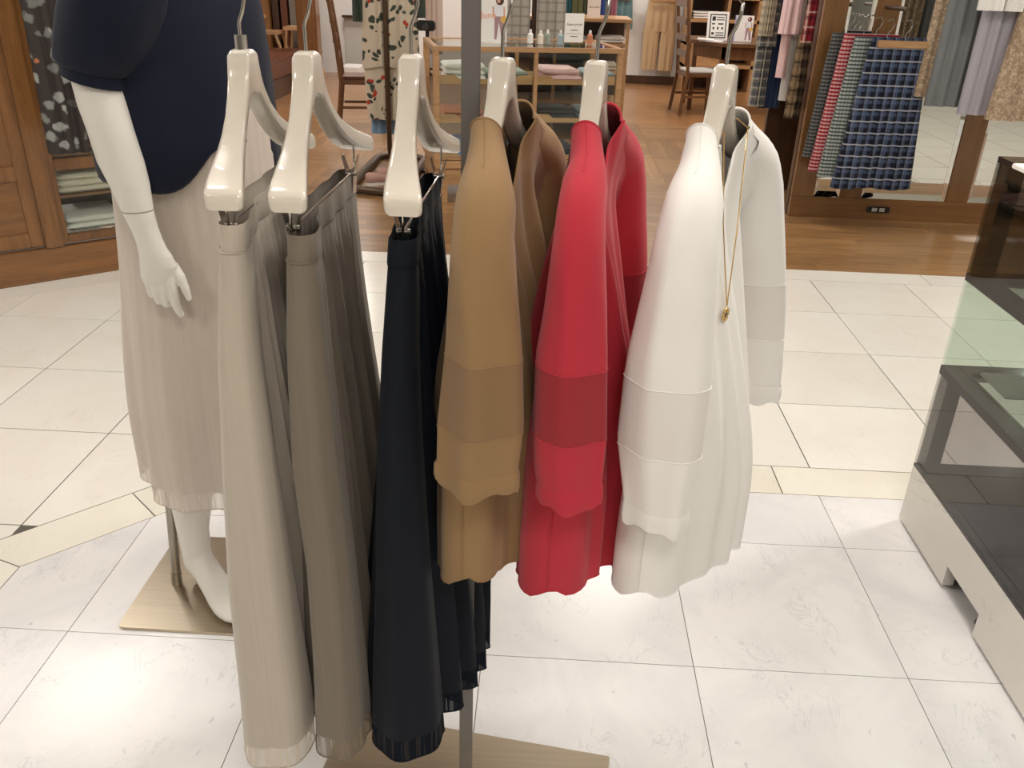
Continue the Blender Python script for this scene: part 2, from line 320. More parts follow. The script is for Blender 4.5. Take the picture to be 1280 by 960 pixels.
# oak boards: long ones beside the stone, then square panels of alternating direction
def plank(x0, x1, y0, y1):
    o = MB().box(x0 + .0007, x1 - .0007, y0 + .0007, y1 - .0007, -.012, 0).build('oak_plank', M['plank'], floor); return o
pw = (5.86 - 4.66) / 11
for r in range(11):
    x = -2.1 - random.random() * .8
    while x < 3.0:
        L = .8 + .5 * random.random(); plank(x, min(x + L, 3.05), 4.66 + r * pw, 4.66 + (r + 1) * pw); x += L
_pc = {}
def vplank(x0, x1, y0, y1):     # board running along Y: same box turned a quarter so the grain follows it
    L, w_ = y1 - y0, x1 - x0; key = (round(L, 3), round(w_, 3))
    if key not in _pc:
        o = MB().box(-L / 2 + .0007, L / 2 - .0007, -w_ / 2 + .0007, w_ / 2 - .0007, -.012, 0).build('oak_plank', M['plank'], floor, local=True); _pc[key] = o.data
    else:
        o = bpy.data.objects.new('oak_plank', _pc[key]); COL.objects.link(o); o.parent = floor
    fl = wm(floor).translation; o.location = ((x0 + x1) / 2 - fl.x, (y0 + y1) / 2 - fl.y, -fl.z); o.rotation_euler = (0, 0, math.pi / 2)
P_ = .88
for i in range(7):
    for j in range(4):
        x0, y0 = -2.6 + i * P_, 5.86 + j * P_; n = 6
        for k in range(n):
            if (i + j) % 2: plank(x0, x0 + P_, y0 + k * P_ / n, y0 + (k + 1) * P_ / n)
            else: vplank(x0 + k * P_ / n, x0 + (k + 1) * P_ / n, y0, y0 + P_)
tag(MB().box(-7, 7, 9.38, 13, -.05, .0005).build('floor_far', M['oakfar']), kind='structure')
tag(MB().box(-7, -2.6, 4.9, 9.38, -.05, .0003).build('floor_left', M['oakfar']), kind='structure')
tag(MB().box(3.04, 7, 4.66, 9.38, -.05, .0003).build('floor_right', M['oakfar']), kind='structure')
t = NT('stone_floor_with_joints'); co = t.coord('World'); br = t.n('ShaderNodeTexBrick', {'Vector': co, 'Color1': rgb(232, 228, 217), 'Color2': rgb(226, 221, 209), 'Mortar': rgb(120, 112, 102), 'Scale': 1.0, 'Mortar Size': .003, 'Brick Width': .5, 'Row Height': .5}, offset=0.0)
t.set(col=br.outputs[0], rough=.12)
tag(MB().box(-7, 7, -12, .03, -.05, 0).build('floor_rear', t.m), kind='structure')
tag(MB().box(2.945, 7, .03, 4.66, -.05, 0).build('floor_side', t.m), kind='structure')
tag(MB().box(-7, 7, -12, 13.2, 3.0, 3.1).build('ceiling', M['ceil']), kind='structure')
tag(MB().box(-7, 7, -12.1, -12, 0, 3).build('wall_front', M['greypaint']), kind='structure')
wb = tag(MB().box(-7, 7, 12.9, 13.0, 0, 3).build('wall_back', M['white']), kind='structure')
tag(MB().box(-2.95, 7, 12.86, 12.9, 0, .11).build('baseboard_back', M['darkwood']), kind='structure')
tag(MB().box(-7.1, -7, -12, 13, 0, 3).build('wall_left', M['white']), kind='structure')
tag(MB().box(7, 7.1, -12, 13, 0, 3).build('wall_right', M['white']), kind='structure')
tag(MB().box(1.78, 1.83, 12.855, 12.862, .03, .075).build('wall_socket', M['black'], bevel=.004), 'black double socket in the brown skirting under the beige trousers', 'socket')

# mirror wall on the right (plane Y = 5.85)
mw = tag(bpy.data.objects.new('wall_mirror', None), kind='structure'); COL.objects.link(mw); mw.location = (2.2, 5.85, 0)
YM = 5.85
MB().box(1.655, 4.6, YM + .03, YM + .12, 0, 3).build('backing', M['darkwood'], mw)
for x0, x1 in ((1.655, 1.80), (1.97, 2.115), (2.672, 2.822), (3.38, 3.53), (4.1, 4.25)): MB().box(x0, x1, YM - .022, YM + .05, .14, 3).build('stile', M['pillar'], mw, bevel=.004)
MB().box(1.655, 4.6, YM - .022, YM + .05, .0, .14).build('skirting', M['pillarh'], mw, bevel=.003)
for x0, x1 in ((1.80, 1.97), (2.115, 2.672), (2.822, 3.38), (3.53, 4.1)):
    MB().box(x0 + .022, x1 - .022, YM + .001, YM + .006, .175, 2.6).build('mirror_pane', M['mirror'], mw)
    m = MB(); z0, z1, b = .14, 2.63, .024
    o_ = [(x0, YM - .012, z0), (x1, YM - .012, z0), (x1, YM - .012, z1), (x0, YM - .012, z1)]; i_ = [(x0 + b, YM, z0 + b * 1.5), (x1 - b, YM, z0 + b * 1.5), (x1 - b, YM, z1 - b), (x0 + b, YM, z1 - b)]
    for k in range(4): m.add([o_[k], o_[(k + 1) % 4], i_[(k + 1) % 4], i_[k]], [(0, 1, 2, 3)])
    m.build('mirror_bevel', M['mirror'], mw)
w1 = MB().box(2.17, 2.32, YM - .03, YM - .022, .05, .09).build('socket_plate', M['black'], mw, bevel=.002)
for k in (0, 1): MB().box(2.20 + k * .05, 2.235 + k * .05, YM - .032, YM - .0305, .058, .082).build('socket', M['greypaint'], w1)

# angled wooden wall cabinet on the left
def cabp(s, d, z): q = CA + CD * s + CN * d; return (q[0], q[1], z)      # s along, d toward the room
def cabbox(m, s0, s1, d0, d1, z0, z1):
    p = [cabp(s, d, z) for z in (z0, z1) for d in (d0, d1) for s in (s0, s1)]
    return m.add(p, [(0, 2, 3, 1), (4, 5, 7, 6), (0, 1, 5, 4), (2, 6, 7, 3), (0, 4, 6, 2), (1, 3, 7, 5)])
cab = thing('wall_cabinet', 'tall cherry wood cabinet with glazed door on the angled wall behind the navy mannequin', 'cabinet', (CA[0], CA[1], 0), math.radians(39))
cabbox(MB(), -1.2, 1.15, -.02, .02, 0, .165).build('plinth', M['woodh'], cab, bevel=.004)
cabbox(MB(), -1.2, 1.15, -.45, -.43, .165, 2.6).build('back_panel', M['darkwood'], cab)
cabbox(MB(), -1.2, .31, -.43, -.03, .165, .19).build('bottom_board', M['woodh'], cab)
for s0, s1, nm in ((-.25, .235, 'wood_door'),):
    dd = cabbox(cabbox(cabbox(cabbox(MB(), s0, s0 + .06, -.03, .0, .175, 2.4), s1 - .06, s1, -.03, .0, .175, 2.4), s0 + .06, s1 - .06, -.03, .0, .175, .245), s0 + .06, s1 - .06, -.03, .0, .50, .57).build('wooden_door', M['wood'], cab, bevel=.003)
    cabbox(MB(), s0 + .06, s1 - .06, -.025, -.015, .245, .50).build('door_panel', M['woodh'], dd)
    cabbox(MB(), s0 + .06, s1 - .06, -.025, -.015, .57, 2.4).build('door_panel', M['wood'], dd)
cabbox(MB(), .235, .315, -.03, .028, .165, 2.6).build('stile', M['wood'], cab, bevel=.006)
gd = cabbox(cabbox(cabbox(cabbox(cabbox(MB(), .315, .345, -.03, 0, .175, 2.4), .86, .92, -.03, 0, .175, 2.4), .345, .86, -.03, 0, .175, .215), .345, .86, -.03, 0, .53, .585), .345, .86, -.03, 0, 2.3, 2.4).build('glazed_door', M['wood'], cab, bevel=.003)
cabbox(MB(), .345, .86, -.018, -.014, .215, .53).build('glass_pane', M['glass'], gd)
cabbox(MB(), .345, .86, -.018, -.014, .585, 2.3).build('glass_pane', M['glass'], gd)
for z in (.40, .60, .80, 1.0, 1.2, 1.42): cabbox(MB(), .32, 1.1, -.42, -.04, z - .012, z).build('shelf', M['woodh'], cab)
cabbox(MB(), .92, 1.15, -.43, .0, .165, 2.6).build('end_panel', M['wood'], cab, bevel=.003)
def folded(name, label, mat, org, ux, uy, w, d, z, n, h, group=None, cat='folded clothes'):
    """a pile of folded garments: soft slabs; org lower front-left corner, ux/uy unit vectors"""
    org = np.array(org, float); ux = np.array(ux, float); uy = np.array(uy, float); zz = z; mats = mat if isinstance(mat, list) else [mat]
    for k in range(n):
        W_, D2, hh = w * (1 - .06 * random.random()), d * (1 - .06 * random.random()), h * (.9 + .2 * random.random()); dx, dy = (random.random() - .5) * .02, (random.random() - .5) * .02
        nx, ny = 9, 6; top = []; rings = []
        for f_, zf in ((0, 0), (.5, 1), (1, 2)):
            pass
        m = MB(); prof = [(.0, .25), (-.006, .5), (.0, .78), (.012, .97)]   # inset, height
        outl = [(-.5, -.5), (-.25, -.51), (0, -.505), (.25, -.51), (.5, -.5), (.51, -.2), (.505, .2), (.5, .5), (0, .505), (-.5, .5), (-.505, .2), (-.51, -.2)]
        ph = random.random() * 6
        for ins, hf in [(.012, .02)] + prof:
            rings.append([tuple((org + ux * (W_ / 2 + dx + a * (W_ - 2 * ins)) + uy * (D2 / 2 + dy + b * (D2 - 2 * ins)))[:2]) + (zz + hh * (hf + .08 * math.sin(a * 9 + ph) * (hf > .6)),) for a, b in outl])
        m.loft(rings, True, True, True)
        mm = mats[k % len(mats)]; lab = label if isinstance(label, str) else label[k % len(label)]
        o = m.build(name, mm, smooth=50); tag(o, lab + ('' if n == 1 else [', bottom piece', ', top piece'][k] if n == 2 else [', bottom piece', ', middle piece', ', top piece'][k]), cat, group); zz += hh * 1.05
cols = {'ln': rgb(206, 204, 198), 'bl': rgb(120, 150, 190), 'nv': rgb(40, 48, 66), 'gy': rgb(126, 122, 116), 'cr': rgb(222, 214, 198), 'pk': rgb(232, 190, 190), 'or': rgb(196, 130, 96), 'sg': rgb(150, 160, 150), 'dk': rgb(52, 52, 50), 'lb': rgb(164, 180, 190), 'wt': rgb(236, 234, 230)}
for k_, c_ in cols.items(): M['f_' + k_] = fabric('cotton_' + k_, c_)
CDv, CBv = np.array([CD[0], CD[1], 0]), np.array([-CN[0], -CN[1], 0])
cw = [(.215, 'wt', 'white folded knit on the lowest shelf of the glazed cabinet', 2), (.40, 'cr', 'cream folded shirt on the second shelf of the glazed cabinet', 3), (.60, 'wt', 'white folded shirt on the third shelf of the glazed cabinet', 3), (.80, 'nv', 'navy folded shirt on the fourth shelf of the glazed cabinet', 3), (1.0, 'bl', 'light blue folded shirt on the fifth shelf of the glazed cabinet', 3), (1.2, 'gy', 'grey folded shirt on the top visible shelf of the glazed cabinet', 3)]
for z, c_, lab, n in cw:
    q = cabp(.36, -.06, 0); folded('folded_shirt', lab, M['f_' + c_], (q[0], q[1], 0), CDv, CBv, .26, .3, z + .001, n, .035, lab.replace('folded ', 'pile of '))
# ================================================================== GARMENT RACK
ZR = 1.386
def Yr(x): return 1.214 + .035 * (x + .113)
rk = thing('garment_rack', 'single-post brushed steel garment rack with flat square base holding skirts and blouses', 'rack', (-.109, 1.214, 0))
ra = math.radians(-8); RM = Matrix.Translation((-.109, 1.214, 0)) @ Matrix.Rotation(ra, 4, 'Z')
MB().box(-.29, .285, -.13, .107, 0, .008, RM).build('base_plate', M['plate'], rk, bevel=.002)
PM = Matrix.Translation((-.109, 1.214, 0)) @ Matrix.Rotation(math.radians(2), 4, 'Z')
MB().box(-.0125, .0125, -.0125, .0125, .008, 1.466, PM).build('post', M['polegrey'], rk, bevel=.001)
x0, x1 = -.56, .262
MB().add([(x, Yr(x) + dy, z) for x in (x0, x1) for dy, z in ((-.0125, 1.466), (.0125, 1.466), (.0125, 1.491), (-.0125, 1.491))], [(0, 3, 2, 1), (4, 5, 6, 7), (0, 1, 5, 4), (1, 2, 6, 5), (2, 3, 7, 6), (3, 0, 4, 7)]).build('rail', M['polegrey'], rk, bevel=.001)
for x in (x0, x1): MB().box(x - .002, x + .002, Yr(x) - .0115, Yr(x) + .0115, 1.467, 1.490).build('end_cap', M['black'], rk)

class Fr:      # local frame of one hanger: u along the hanger (near end negative), v to the right, w up
    def __init__(s, x, ang, z=ZR):
        a = math.radians(ang); s.c = np.array([x, Yr(x), z]); s.u = np.array([math.cos(a), math.sin(a), 0]); s.v = np.array([math.sin(a), -math.cos(a), 0]); s.ang = a
    def p(s, u, v, w): return s.c + s.u * u + s.v * v + np.array([0, 0, w])
    def lv(s, P): return float((np.asarray(P) - s.c) @ s.v)
    def px(s, y, x, u):                # local v of the pixel column x,y on the plane u = const
        r = ray(x, y); t = (u - (CC - s.c) @ s.u) / (r @ s.u); return s.lv(CC + r * t)
HX = {1: (-.415, 91.5), 2: (-.329, 89), 3: (-.189, 89), 4: (-.067, 81), 5: (.059, 81), 6: (.232, 70.5)}
FRM = {k: Fr(*v) for k, v in HX.items()}
RR = [0, .012, .02, .028, .04, .06, .085, .11, .14, .17, .19, .197, .2]
ZT = [0, -.001, -.004, -.03, -.05, -.074, -.095, -.110, -.124, -.135, -.142, -.147, -.155]
ZB = [-.056, -.057, -.060, -.066, -.077, -.096, -.117, -.134, -.150, -.161, -.166, -.167, -.166]
HW = [.0145, .0145, .0145, .0142, .0140, .0142, .0155, .0175, .0205, .0232, .0240, .0225, .0185]
def hz(r): return interp(r, RR, ZT)
def build_hanger(i, label, clips):
    F = FRM[i]; h = thing('hanger', label, 'hanger', tuple(F.c), F.ang, 'moulded ivory hangers on the rack')
    st = [-r for r in RR[::-1]] + RR[1:]; fine = []
    for a, b in zip(st, st[1:]): fine += [a + (b - a) * k / 3 for k in range(3)]
    fine.append(st[-1]); rings = []
    for u in fine:
        r = abs(u); zt, zb, w = interp(r, RR, ZT), interp(r, RR, ZB), interp(r, RR, HW); c = (.021 if i < 4 else .006) * (r / .2) ** 2; w *= 1 if i < 4 else 1 - .3 * sfun(r / .2)
        e = min(.006, (zt - zb) * .3); ring = []
        for (cx_, cz, a0) in ((w - e, zt - e, 0), (-w + e, zt - e, 90), (-w + e, zb + e, 180), (w - e, zb + e, 270)):
            for k in (0, 30, 60, 90): q = math.radians(a0 + k); ring.append(F.p(u, c + cx_ + e * math.cos(q), cz + e * math.sin(q)))
        rings.append(ring)
    MB().loft(rings, True, True, True).build('hanger_body', M['hanger'], h, smooth=38)
    pts = [(0, -.01), (0, .028)] + [(.008 * k / 4, .028 + .016 * k / 4) for k in range(1, 5)]
    # kinked wire, then a hook over the rail
    loop = [(.014 + .004, .060)] + [(.018 * math.cos(q) + .0, .092 + .018 * math.sin(q)) for q in np.radians([-30, 0, 30, 60, 90, 120, 150, 180, 200])]
    wire = [F.p(0, v, w) for v, w in [(0, -.01), (0, .03), (.0015, .036), (.006, .046), (.010, .06), (.011, .075)]]
    top = F.p(0, .011, .075); rail_c = np.array([top[0], Yr(top[0]), 1.4785])
    hook = [top + np.array([0, 0, .0])] + [np.array([top[0], Yr(top[0]) + .0205 * math.cos(q), 1.4785 + .0205 * math.sin(q)]) for q in np.radians([-45, -10, 20, 50, 80, 110, 140, 170, 200])]
    MB().tube(wire + hook, .0026, 8).build('hook', M['chrome'], h, smooth=60)
    if i == 1: MB().tube([F.p(0, 0, -.001), F.p(0, 0, .017)], .0085, 16).build('collar', M['chrome'], h, smooth=40)
    if clips:
        m = MB(); 
        for s in (-1, 1): m.tube([F.p(s * .172, .015, -.15), F.p(s * .172, .015, -.188), F.p(s * .166, .013, -.195)], .0016, 6)
        m.tube([F.p(-.168, .013, -.196), F.p(.168, .013, -.196)], .0017, 6).build('clip_bar', M['chrome'], h, smooth=60)
        for s in (-1, 1):
            cl = MB(); u0 = s * .158
            for sd in (-1, 1):
                prof = [(.012 * sd, -.168), (.006 * sd, -.19), (.0038 * sd, -.215), (.0022 * sd, -.228)]
                for k in range(3):
                    (v0, w0), (v1, w1) = prof[k], prof[k + 1]; hw0, hw1 = [.0075, .010, .0115, .0115][k:k + 2]
                    q = [F.p(u0 - hw0, .013 + v0, w0), F.p(u0 + hw0, .013 + v0, w0), F.p(u0 + hw1, .013 + v1, w1), F.p(u0 - hw1, .013 + v1, w1)]
                    th = F.v * .0012 * sd
                    cl.add([tuple(x) for x in q] + [tuple(np.array(x) + th) for x in q], [(0, 1, 2, 3), (7, 6, 5, 4), (0, 4, 5, 1), (1, 5, 6, 2), (2, 6, 7, 3), (3, 7, 4, 0)])
            c_ = cl.build('clip', M['chrome'], h, smooth=30)
            MB().tube([F.p(u0, .004, -.197), F.p(u0, .022, -.197)], .0042, 10).build('clip_spring', M['steel'], c_, smooth=40)
    return h
build_hanger(1, 'glossy ivory hanger with silver collar holding the pale beige skirt', True)
build_hanger(2, 'glossy ivory hanger holding the taupe skirt by metal clips', True)
build_hanger(3, 'glossy ivory hanger holding the navy skirt beside the rack post', True)
build_hanger(4, 'ivory hanger inside the tan blouse', False)
build_hanger(5, 'scuffed ivory hanger inside the red blouse', False)
build_hanger(6, 'ivory hanger inside the white blouse with a necklace looped over it', False)

# ------------------------------------------------------------------ lofted cloth
def ring2d(U0, U1, wn, wf, bf, bb, ff, fb, on=0.0, nc=14, ns=64, rip=0.0, rph=0.0):
    """closed plan outline (u, v, s, side): near cap, front (right) side, far cap, back (left) side. U0<0<U1; on shifts the near cap sideways"""
    out = []
    for k in range(nc):
        q = math.radians(-90 + 180 * k / nc); rr_ = 1 + rip * math.cos(5 * q + rph) * math.cos(q); out.append((U0 + wn - wn * rr_ * math.cos(q), on + wn * rr_ * math.sin(q), 0, 'n'))
    for k in range(ns):
        s = k / ns; out.append((U0 + wn + s * (U1 - wf - U0 - wn), on * (1 - sfun(s * 2.5)) + wn + (wf - wn) * s + bf * math.sin(math.pi * s) + ff(s), s, 'f'))
    for k in range(nc):
        q = math.radians(90 - 180 * k / nc); out.append((U1 - wf + wf * math.cos(q), wf * math.sin(q), 1, 'r'))
    for k in range(ns):
        s = 1 - k / ns; out.append((U0 + wn + s * (U1 - wf - U0 - wn), on * (1 - sfun(s * 2.5)) - (wn + (wf - wn) * s) - bb * math.sin(math.pi * s) + fb(s), s, 'b'))
    return out
def wave(s, ph):   # sharpish pleat wave
    q = math.sin(2 * math.pi * s + ph); return math.copysign(abs(q) ** .75, q)
def env(s): return min(1, 6 * s) * min(1, 6 * (1 - s))

def build_skirt(i, name, label, mat, sheermat, table, ztop, zhem, far, seed, cycles=4.5, lin_=.045):
    F = FRM[i]; r = random.Random(seed); ph = [r.random() * 6 for _ in range(6)]
    sk = thing(name, label, 'skirt', tuple(F.p(0, 0, zhem)), 0, 'long chiffon skirts clipped to hangers')
    ys, ls, rs = zip(*table); U0, U1 = -.19, .19
    def at(z):
        # near lobe from the silhouette in the photo, at the depth of the near end
        t = (ztop - z) / (ztop - zhem); wn = .03
        for _ in range(4):
            c = F.p(U0 + wn, 0, z - ZR); yy = proj(c)[1]; a = F.px(yy, interp(yy, ys, ls), U0 + wn); b = F.px(yy, interp(yy, ys, rs), U0 + wn); wn, on = max((b - a) / 2, .008), (a + b) / 2
        wf = .014 + (far - .014) * sfun(t * 1.15); A = .002 + .026 * sfun(t * 1.1); A2 = (.0035 * (1 - sfun(t * 1.4)) + .002) * sfun((t - .035) * 12); bf = .0 + .012 * t
        def ff(s): return env(s) * (A * wave(cycles * s + .12 * math.sin(3 * t), ph[0]) - A * .75 + A2 * wave(19 * s, ph[1]))
        def fb(s): return env(s) * (A * .8 * wave((cycles - .7) * s, ph[2]) + A * .5 + A2 * wave(17 * s, ph[3]))
        u1 = U1 + .03 * sfun(t * 1.3)
        return ring2d(U0 - .012 * t, u1, wn, wf, bf, bf, ff, fb, on, 22, 64, .07 * sfun(t * 2), ph[5])
    def zoff(t, u, v, side):   # hem is not quite level
        return 0.006 * math.sin(u * 31 + ph[4]) * t
    band = []
    zs_band = [ztop, ztop - .002, ztop - .034, ztop - .036]
    for z, g in zip(zs_band, (.0, .0012, .0014, -.0005)): band.append([F.p(u, v * (1 + .0) + (g if v > 0 else -g), z - ZR) for u, v, s, sd in at(z)])
    MB().loft(band, True).build('waistband', mat, sk, smooth=45)
    nz = 44; zl = [ztop - .030 + (zhem + lin_ - ztop + .030) * k / nz for k in range(nz + 1)]
    MB().loft([[F.p(u, v, z - ZR + zoff((ztop - z) / (ztop - zhem), u, v, sd)) for u, v, s, sd in at(z)] for z in zl], True).build('skirt_panel', mat, sk, smooth=60)
    zl = [zhem + lin_ - lin_ * k / 5 for k in range(6)]
    hm = MB().loft([[F.p(u, v, z - ZR + zoff((ztop - z) / (ztop - zhem), u, v, sd)) for u, v, s, sd in at(z)] for z in zl], True).build('sheer_hem', sheermat, sk, smooth=60)
    MB().ring_tube([F.p(u, v, zhem - ZR + zoff(1, u, v, sd)) for u, v, s, sd in at(zhem)], .0013, 5).build('hem_edge', mat, hm, smooth=60)
    # waistband seam at the near end
    MB().tube([F.p(u * 1.0 - .001, v, ztop - .036 - ZR) for u, v, s, sd in at(ztop - .036)[:23]], .0009, 5).build('waist_seam', mat, sk)
    return sk
build_skirt(1, 'skirt', 'pale beige long chiffon skirt, leftmost on the rack', M['beige'], M['beigesheer'], [(280, 274, 306), (310, 275, 308), (440, 274, 322), (580, 280, 345), (720, 288, 367), (850, 303, 388), (955, 313, 394), (1000, 318, 398)], 1.199, .252, .06, 1)
build_skirt(2, 'skirt', 'taupe brown long chiffon skirt between the beige and navy ones', M['taupe'], M['taupesheer'], [(300, 359, 395), (330, 359, 398), (440, 360, 409), (580, 368, 425), (700, 386, 440), (820, 395, 452), (955, 400, 462)], 1.189, .285, .075, 2)
build_skirt(3, 'skirt', 'dark navy long chiffon skirt beside the rack post', M['navys'], M['navysheer'], [(300, 487, 521), (440, 478, 522), (560, 473, 528), (700, 472, 538), (820, 469, 548), (935, 469, 556), (990, 470, 560)], 1.187, .287, .115, 3)

# ------------------------------------------------------------------ blouses
def build_blouse(i, label, mat, band, table, seams, zend, zhem, cfg):
    F = FRM[i]; r = random.Random(10 + i); ph = [r.random() * 6 for _ in range(8)]
    bl = thing('blouse', label, 'blouse', tuple(F.p(0, 0, zhem - ZR)), 0, 'wide-sleeved V-neck blouses on the rack'); ys, ls, rs = zip(*table)
    hem = zhem - ZR
    # ---- sleeves: a tube over the shoulder of the hanger that drops into the sleeve
    def sleeve(side):
        U = -1 if side == 'near' else 1
        P = [(.070, -.088), (.085, -.099), (.105, -.112), (.13, -.127), (.157, -.143), (.182, -.163), (.200, -.200), (.208, -.25), (.209, -.30), (.213, -.36), (.214, -.43), (.213, -.50), (.21, -.57), (.207, -.65)]
        HHs = [.027, .029, .031, .034, .038, .043, .046, .046, .044, .040, .036, .031, .026, .022]
        L = [0]
        for a, b in zip(P, P[1:]): L.append(L[-1] + math.hypot(b[0] - a[0], b[1] - a[1]))
        zs = [p[1] for p in P]
        # arc length at which the sleeve ends / has its seams
        def arc(z): return float(np.interp(-z, [-q for q in zs], L))
        ends = [arc(s - ZR) for s in seams]; e_end = arc(zend - ZR)
        def ring(l):
            r_ = interp(l, L, [p[0] for p in P]); z = interp(l, L, zs); hh = interp(l, L, HHs)
            r2 = interp(l + .012, L, [p[0] for p in P]); z2 = interp(l + .012, L, zs); r1 = interp(l - .012, L, [p[0] for p in P]); z1 = interp(l - .012, L, zs)
            tu, tz = r2 - r1, z2 - z1; n = math.hypot(tu, tz); tu, tz = tu / n, tz / n; nu, nz_ = -tz, tu      # outward/up normal
            t = l / e_end
            if side == 'near':
                uu = -(r_ + nu * hh * .25); c = F.p(uu, 0, z + nz_ * hh * .25); yy = proj(c)[1]
                a = F.px(yy, interp(yy, ys, ls), uu); b = F.px(yy, interp(yy, ys, rs), uu); w, cv = (b - a) / 2, (a + b) / 2
            else:
                w = interp(l, L, cfg.get('farw', [.021, .023, .027, .032, .040, .046, .05, .052, .055, .058, .06, .06, .058, .05])); cv = .012 + cfg.get('farv', .03) * t; uu = 0
                r_ += cfg.get('fard', .0) * sfun(t * 1.3)
            out = []; N = 40; fo = .005 * sfun((t - .25) * 1.6); xr = cfg.get('ridge', -.2) + .12 * math.sin(5 * t + ph[2])
            for k in range(N):
                q = 2 * math.pi * k / N; cs, sn = math.cos(q), math.sin(q)
                v = cv + w * cs * (1 - .0 * sn); nn = hh * (abs(sn) ** .9) * (1 if sn > 0 else -1)
                rd = hh * max(0, 1 - abs(cs - xr) / (1 - xr if cs > xr else 1 + xr)) ** .8 * 1.12
                if sn > 0: nn += (rd - nn) * .5 * sfun((t - .12) * 2.5)
                nn += fo * (math.cos(3 * q + ph[0] + 1.2 * t) + .6 * math.cos(5 * q + ph[1])) * (abs(sn) ** .5)
                out.append(F.p(U * (r_ + nu * nn), v, z + nz_ * nn))
            return out
        def seg(l0, l1, n): return [ring(l0 + (l1 - l0) * k / n) for k in range(n + 1)]
        mu = MB().loft(seg(0, ends[0], 22), True); mu.f = [f for k, f in enumerate(mu.f) if not (k // 40 < (3 if side == 'far' else 5) and k % 40 >= 20)]      # open underneath, over the hanger
        up = mu.build('sleeve', mat, bl, smooth=60)
        MB().loft(seg(ends[0], ends[1], 8), True).build('sleeve_band', band, up, smooth=60)
        MB().loft(seg(ends[1], e_end, 8), True).build('sleeve_lower', mat, up, smooth=60)
        for e in ends:
            MB().ring_tube(ring(e), .0011, 5).build('seam', mat, up, smooth=60)
        # shoulder seam and neck edge
        ln = [ring(0 + .10 * k / 12)[10] for k in range(13)]; MB().tube([np.array(p) + np.array([0, 0, .0003]) for p in ln], .0007, 5).build('shoulder_seam', mat, up)
        MB().tube(ring(0)[:21], .0018, 5).build('neck_edge', mat, up, smooth=60)
        # turned-up cuff
        base = ring(e_end); c0 = np.mean(base, axis=0); cuff = []
        for dz, k_, wob in ((.018, 1.015, 0), (.012, 1.06, .2), (-.008, 1.07, .8), (-.018, 1.03, 1), (-.012, .93, .6), (.004, .86, .3)):
            cuff.append([c0 + (np.array(p) - c0) * [k_, k_, 1] + np.array([0, 0, dz * cfg.get('cuffh', 1) + wob * (.004 * math.sin(3 * q * .157 + ph[3]) + .003 * math.sin(7 * q * .157))]) for q, p in enumerate(base)])
        MB().loft(cuff, True).build('cuff', mat, up, smooth=60)
        low = [c0 + (np.array(p) - c0) * [.5, .25, 0] + np.array([0, 0, -.02 * cfg.get('cuffh', 1)]) for p in base]
        mid = [c0 + (np.array(p) - c0) * [.9, .85, 1] + np.array([0, 0, -.004]) for p in base]
        top_ = [c0 + (np.array(p) - c0) * [.5, .25, 0] + np.array([.0, .0, .02]) for p in base]
        MB().loft([mid, low, top_], True).build('cuff_lining', mat, up, smooth=60)
    sleeve('near'); sleeve('far')
    # ---- body
    U0, U1 = -.185, .19; vd = cfg.get('vdepth', -.185)
    def topz(u, side):
        sh = lambda r: interp(r, [.07, .105, .13, .157, .182, .2], [-.086, -.110, -.125, -.141, -.160, -.185]); s_ = sh(abs(u)) + (.004 if u > 0 else 0)
        if abs(u) < .078:
            k = abs(u) / .078; e0 = sh(.078) + (.004 if u > 0 else 0)
            if side == 'f': return vd + (e0 - vd) * (k ** 1.12)
            return e0 - .018 * (1 - k * k)
        return s_
    nrow = 40; rings = []; edge = []
    for j in range(nrow + 1):
        t = j / nrow
        wn = .016 + (cfg['wn'] - .016) * sfun(t * 1.1); wf = .021 + (.05 - .021) * sfun(t * 1.2); bf = .0 + cfg['bf'] * sfun(t * 1.25); bb = .045 * sfun(t * 1.2); A = cfg.get('A', .018) * sfun(t * 3.2)
        def ff(s): return env(s) * (A * wave(5.2 * s + .15 * t, ph[4]) * (.6 + .4 * math.sin(7 * s + ph[5])))
        def fb(s): return env(s) * A * wave(3.1 * s, ph[6])
        row = []
        for u, v, s, sd in ring2d(U0, U1, wn, wf, bf, bb, ff, fb, cfg.get('on', 0) * t, 12, 60):
            side = 'f' if (sd == 'f' or (sd in 'nr' and v > 0)) else 'b'; r_ = abs(u)
            zt = topz(u, side); he = hem + .022 * math.exp(-((v - cfg.get('on', 0)) / .018) ** 2) * (u < -.12) - (.012 if side == 'b' else 0) + cfg.get('hemslope', 0) * (u - U0)
            cen = 0
            if sd in 'fb' and u > .05: v += (.014 + (1 if sd == 'f' else -1) * interp(r_, [.05, .07, .085, .105, .13, .157, .182], [.0205, .0215, .0235, .0275, .0325, .040, .046]) - v) * (1 - sfun(t * 5)) * sfun((r_ - .05) / .03)
            row.append(F.p(u, v + cen, zt * (1 - t) + he * t))
        rings.append(row)
    body = MB().loft(rings, True).build('body', mat, bl, smooth=60)
    n1, ns = 12, 60; fr = [rings[0][n1 + k] for k in range(ns) if abs((np.array(rings[0][n1 + k]) - F.c) @ F.u) < .08]; bk = [p for p in rings[0][n1 * 2 + ns:] if abs((np.array(p) - F.c) @ F.u) < .08]
    MB().tube(fr, .0021, 6).build('neckline', mat, body, smooth=60); MB().tube(bk, .0021, 6).build('neckline', mat, body, smooth=60)
    MB().ring_tube(rings[-1], .0011, 5).build('hem', mat, body, smooth=60)
    sm = [np.array(rings[j][6]) - F.u * .0006 for j in range(8, nrow + 1)]; MB().tube(sm, .0008, 5).build('side_seam', mat, body)
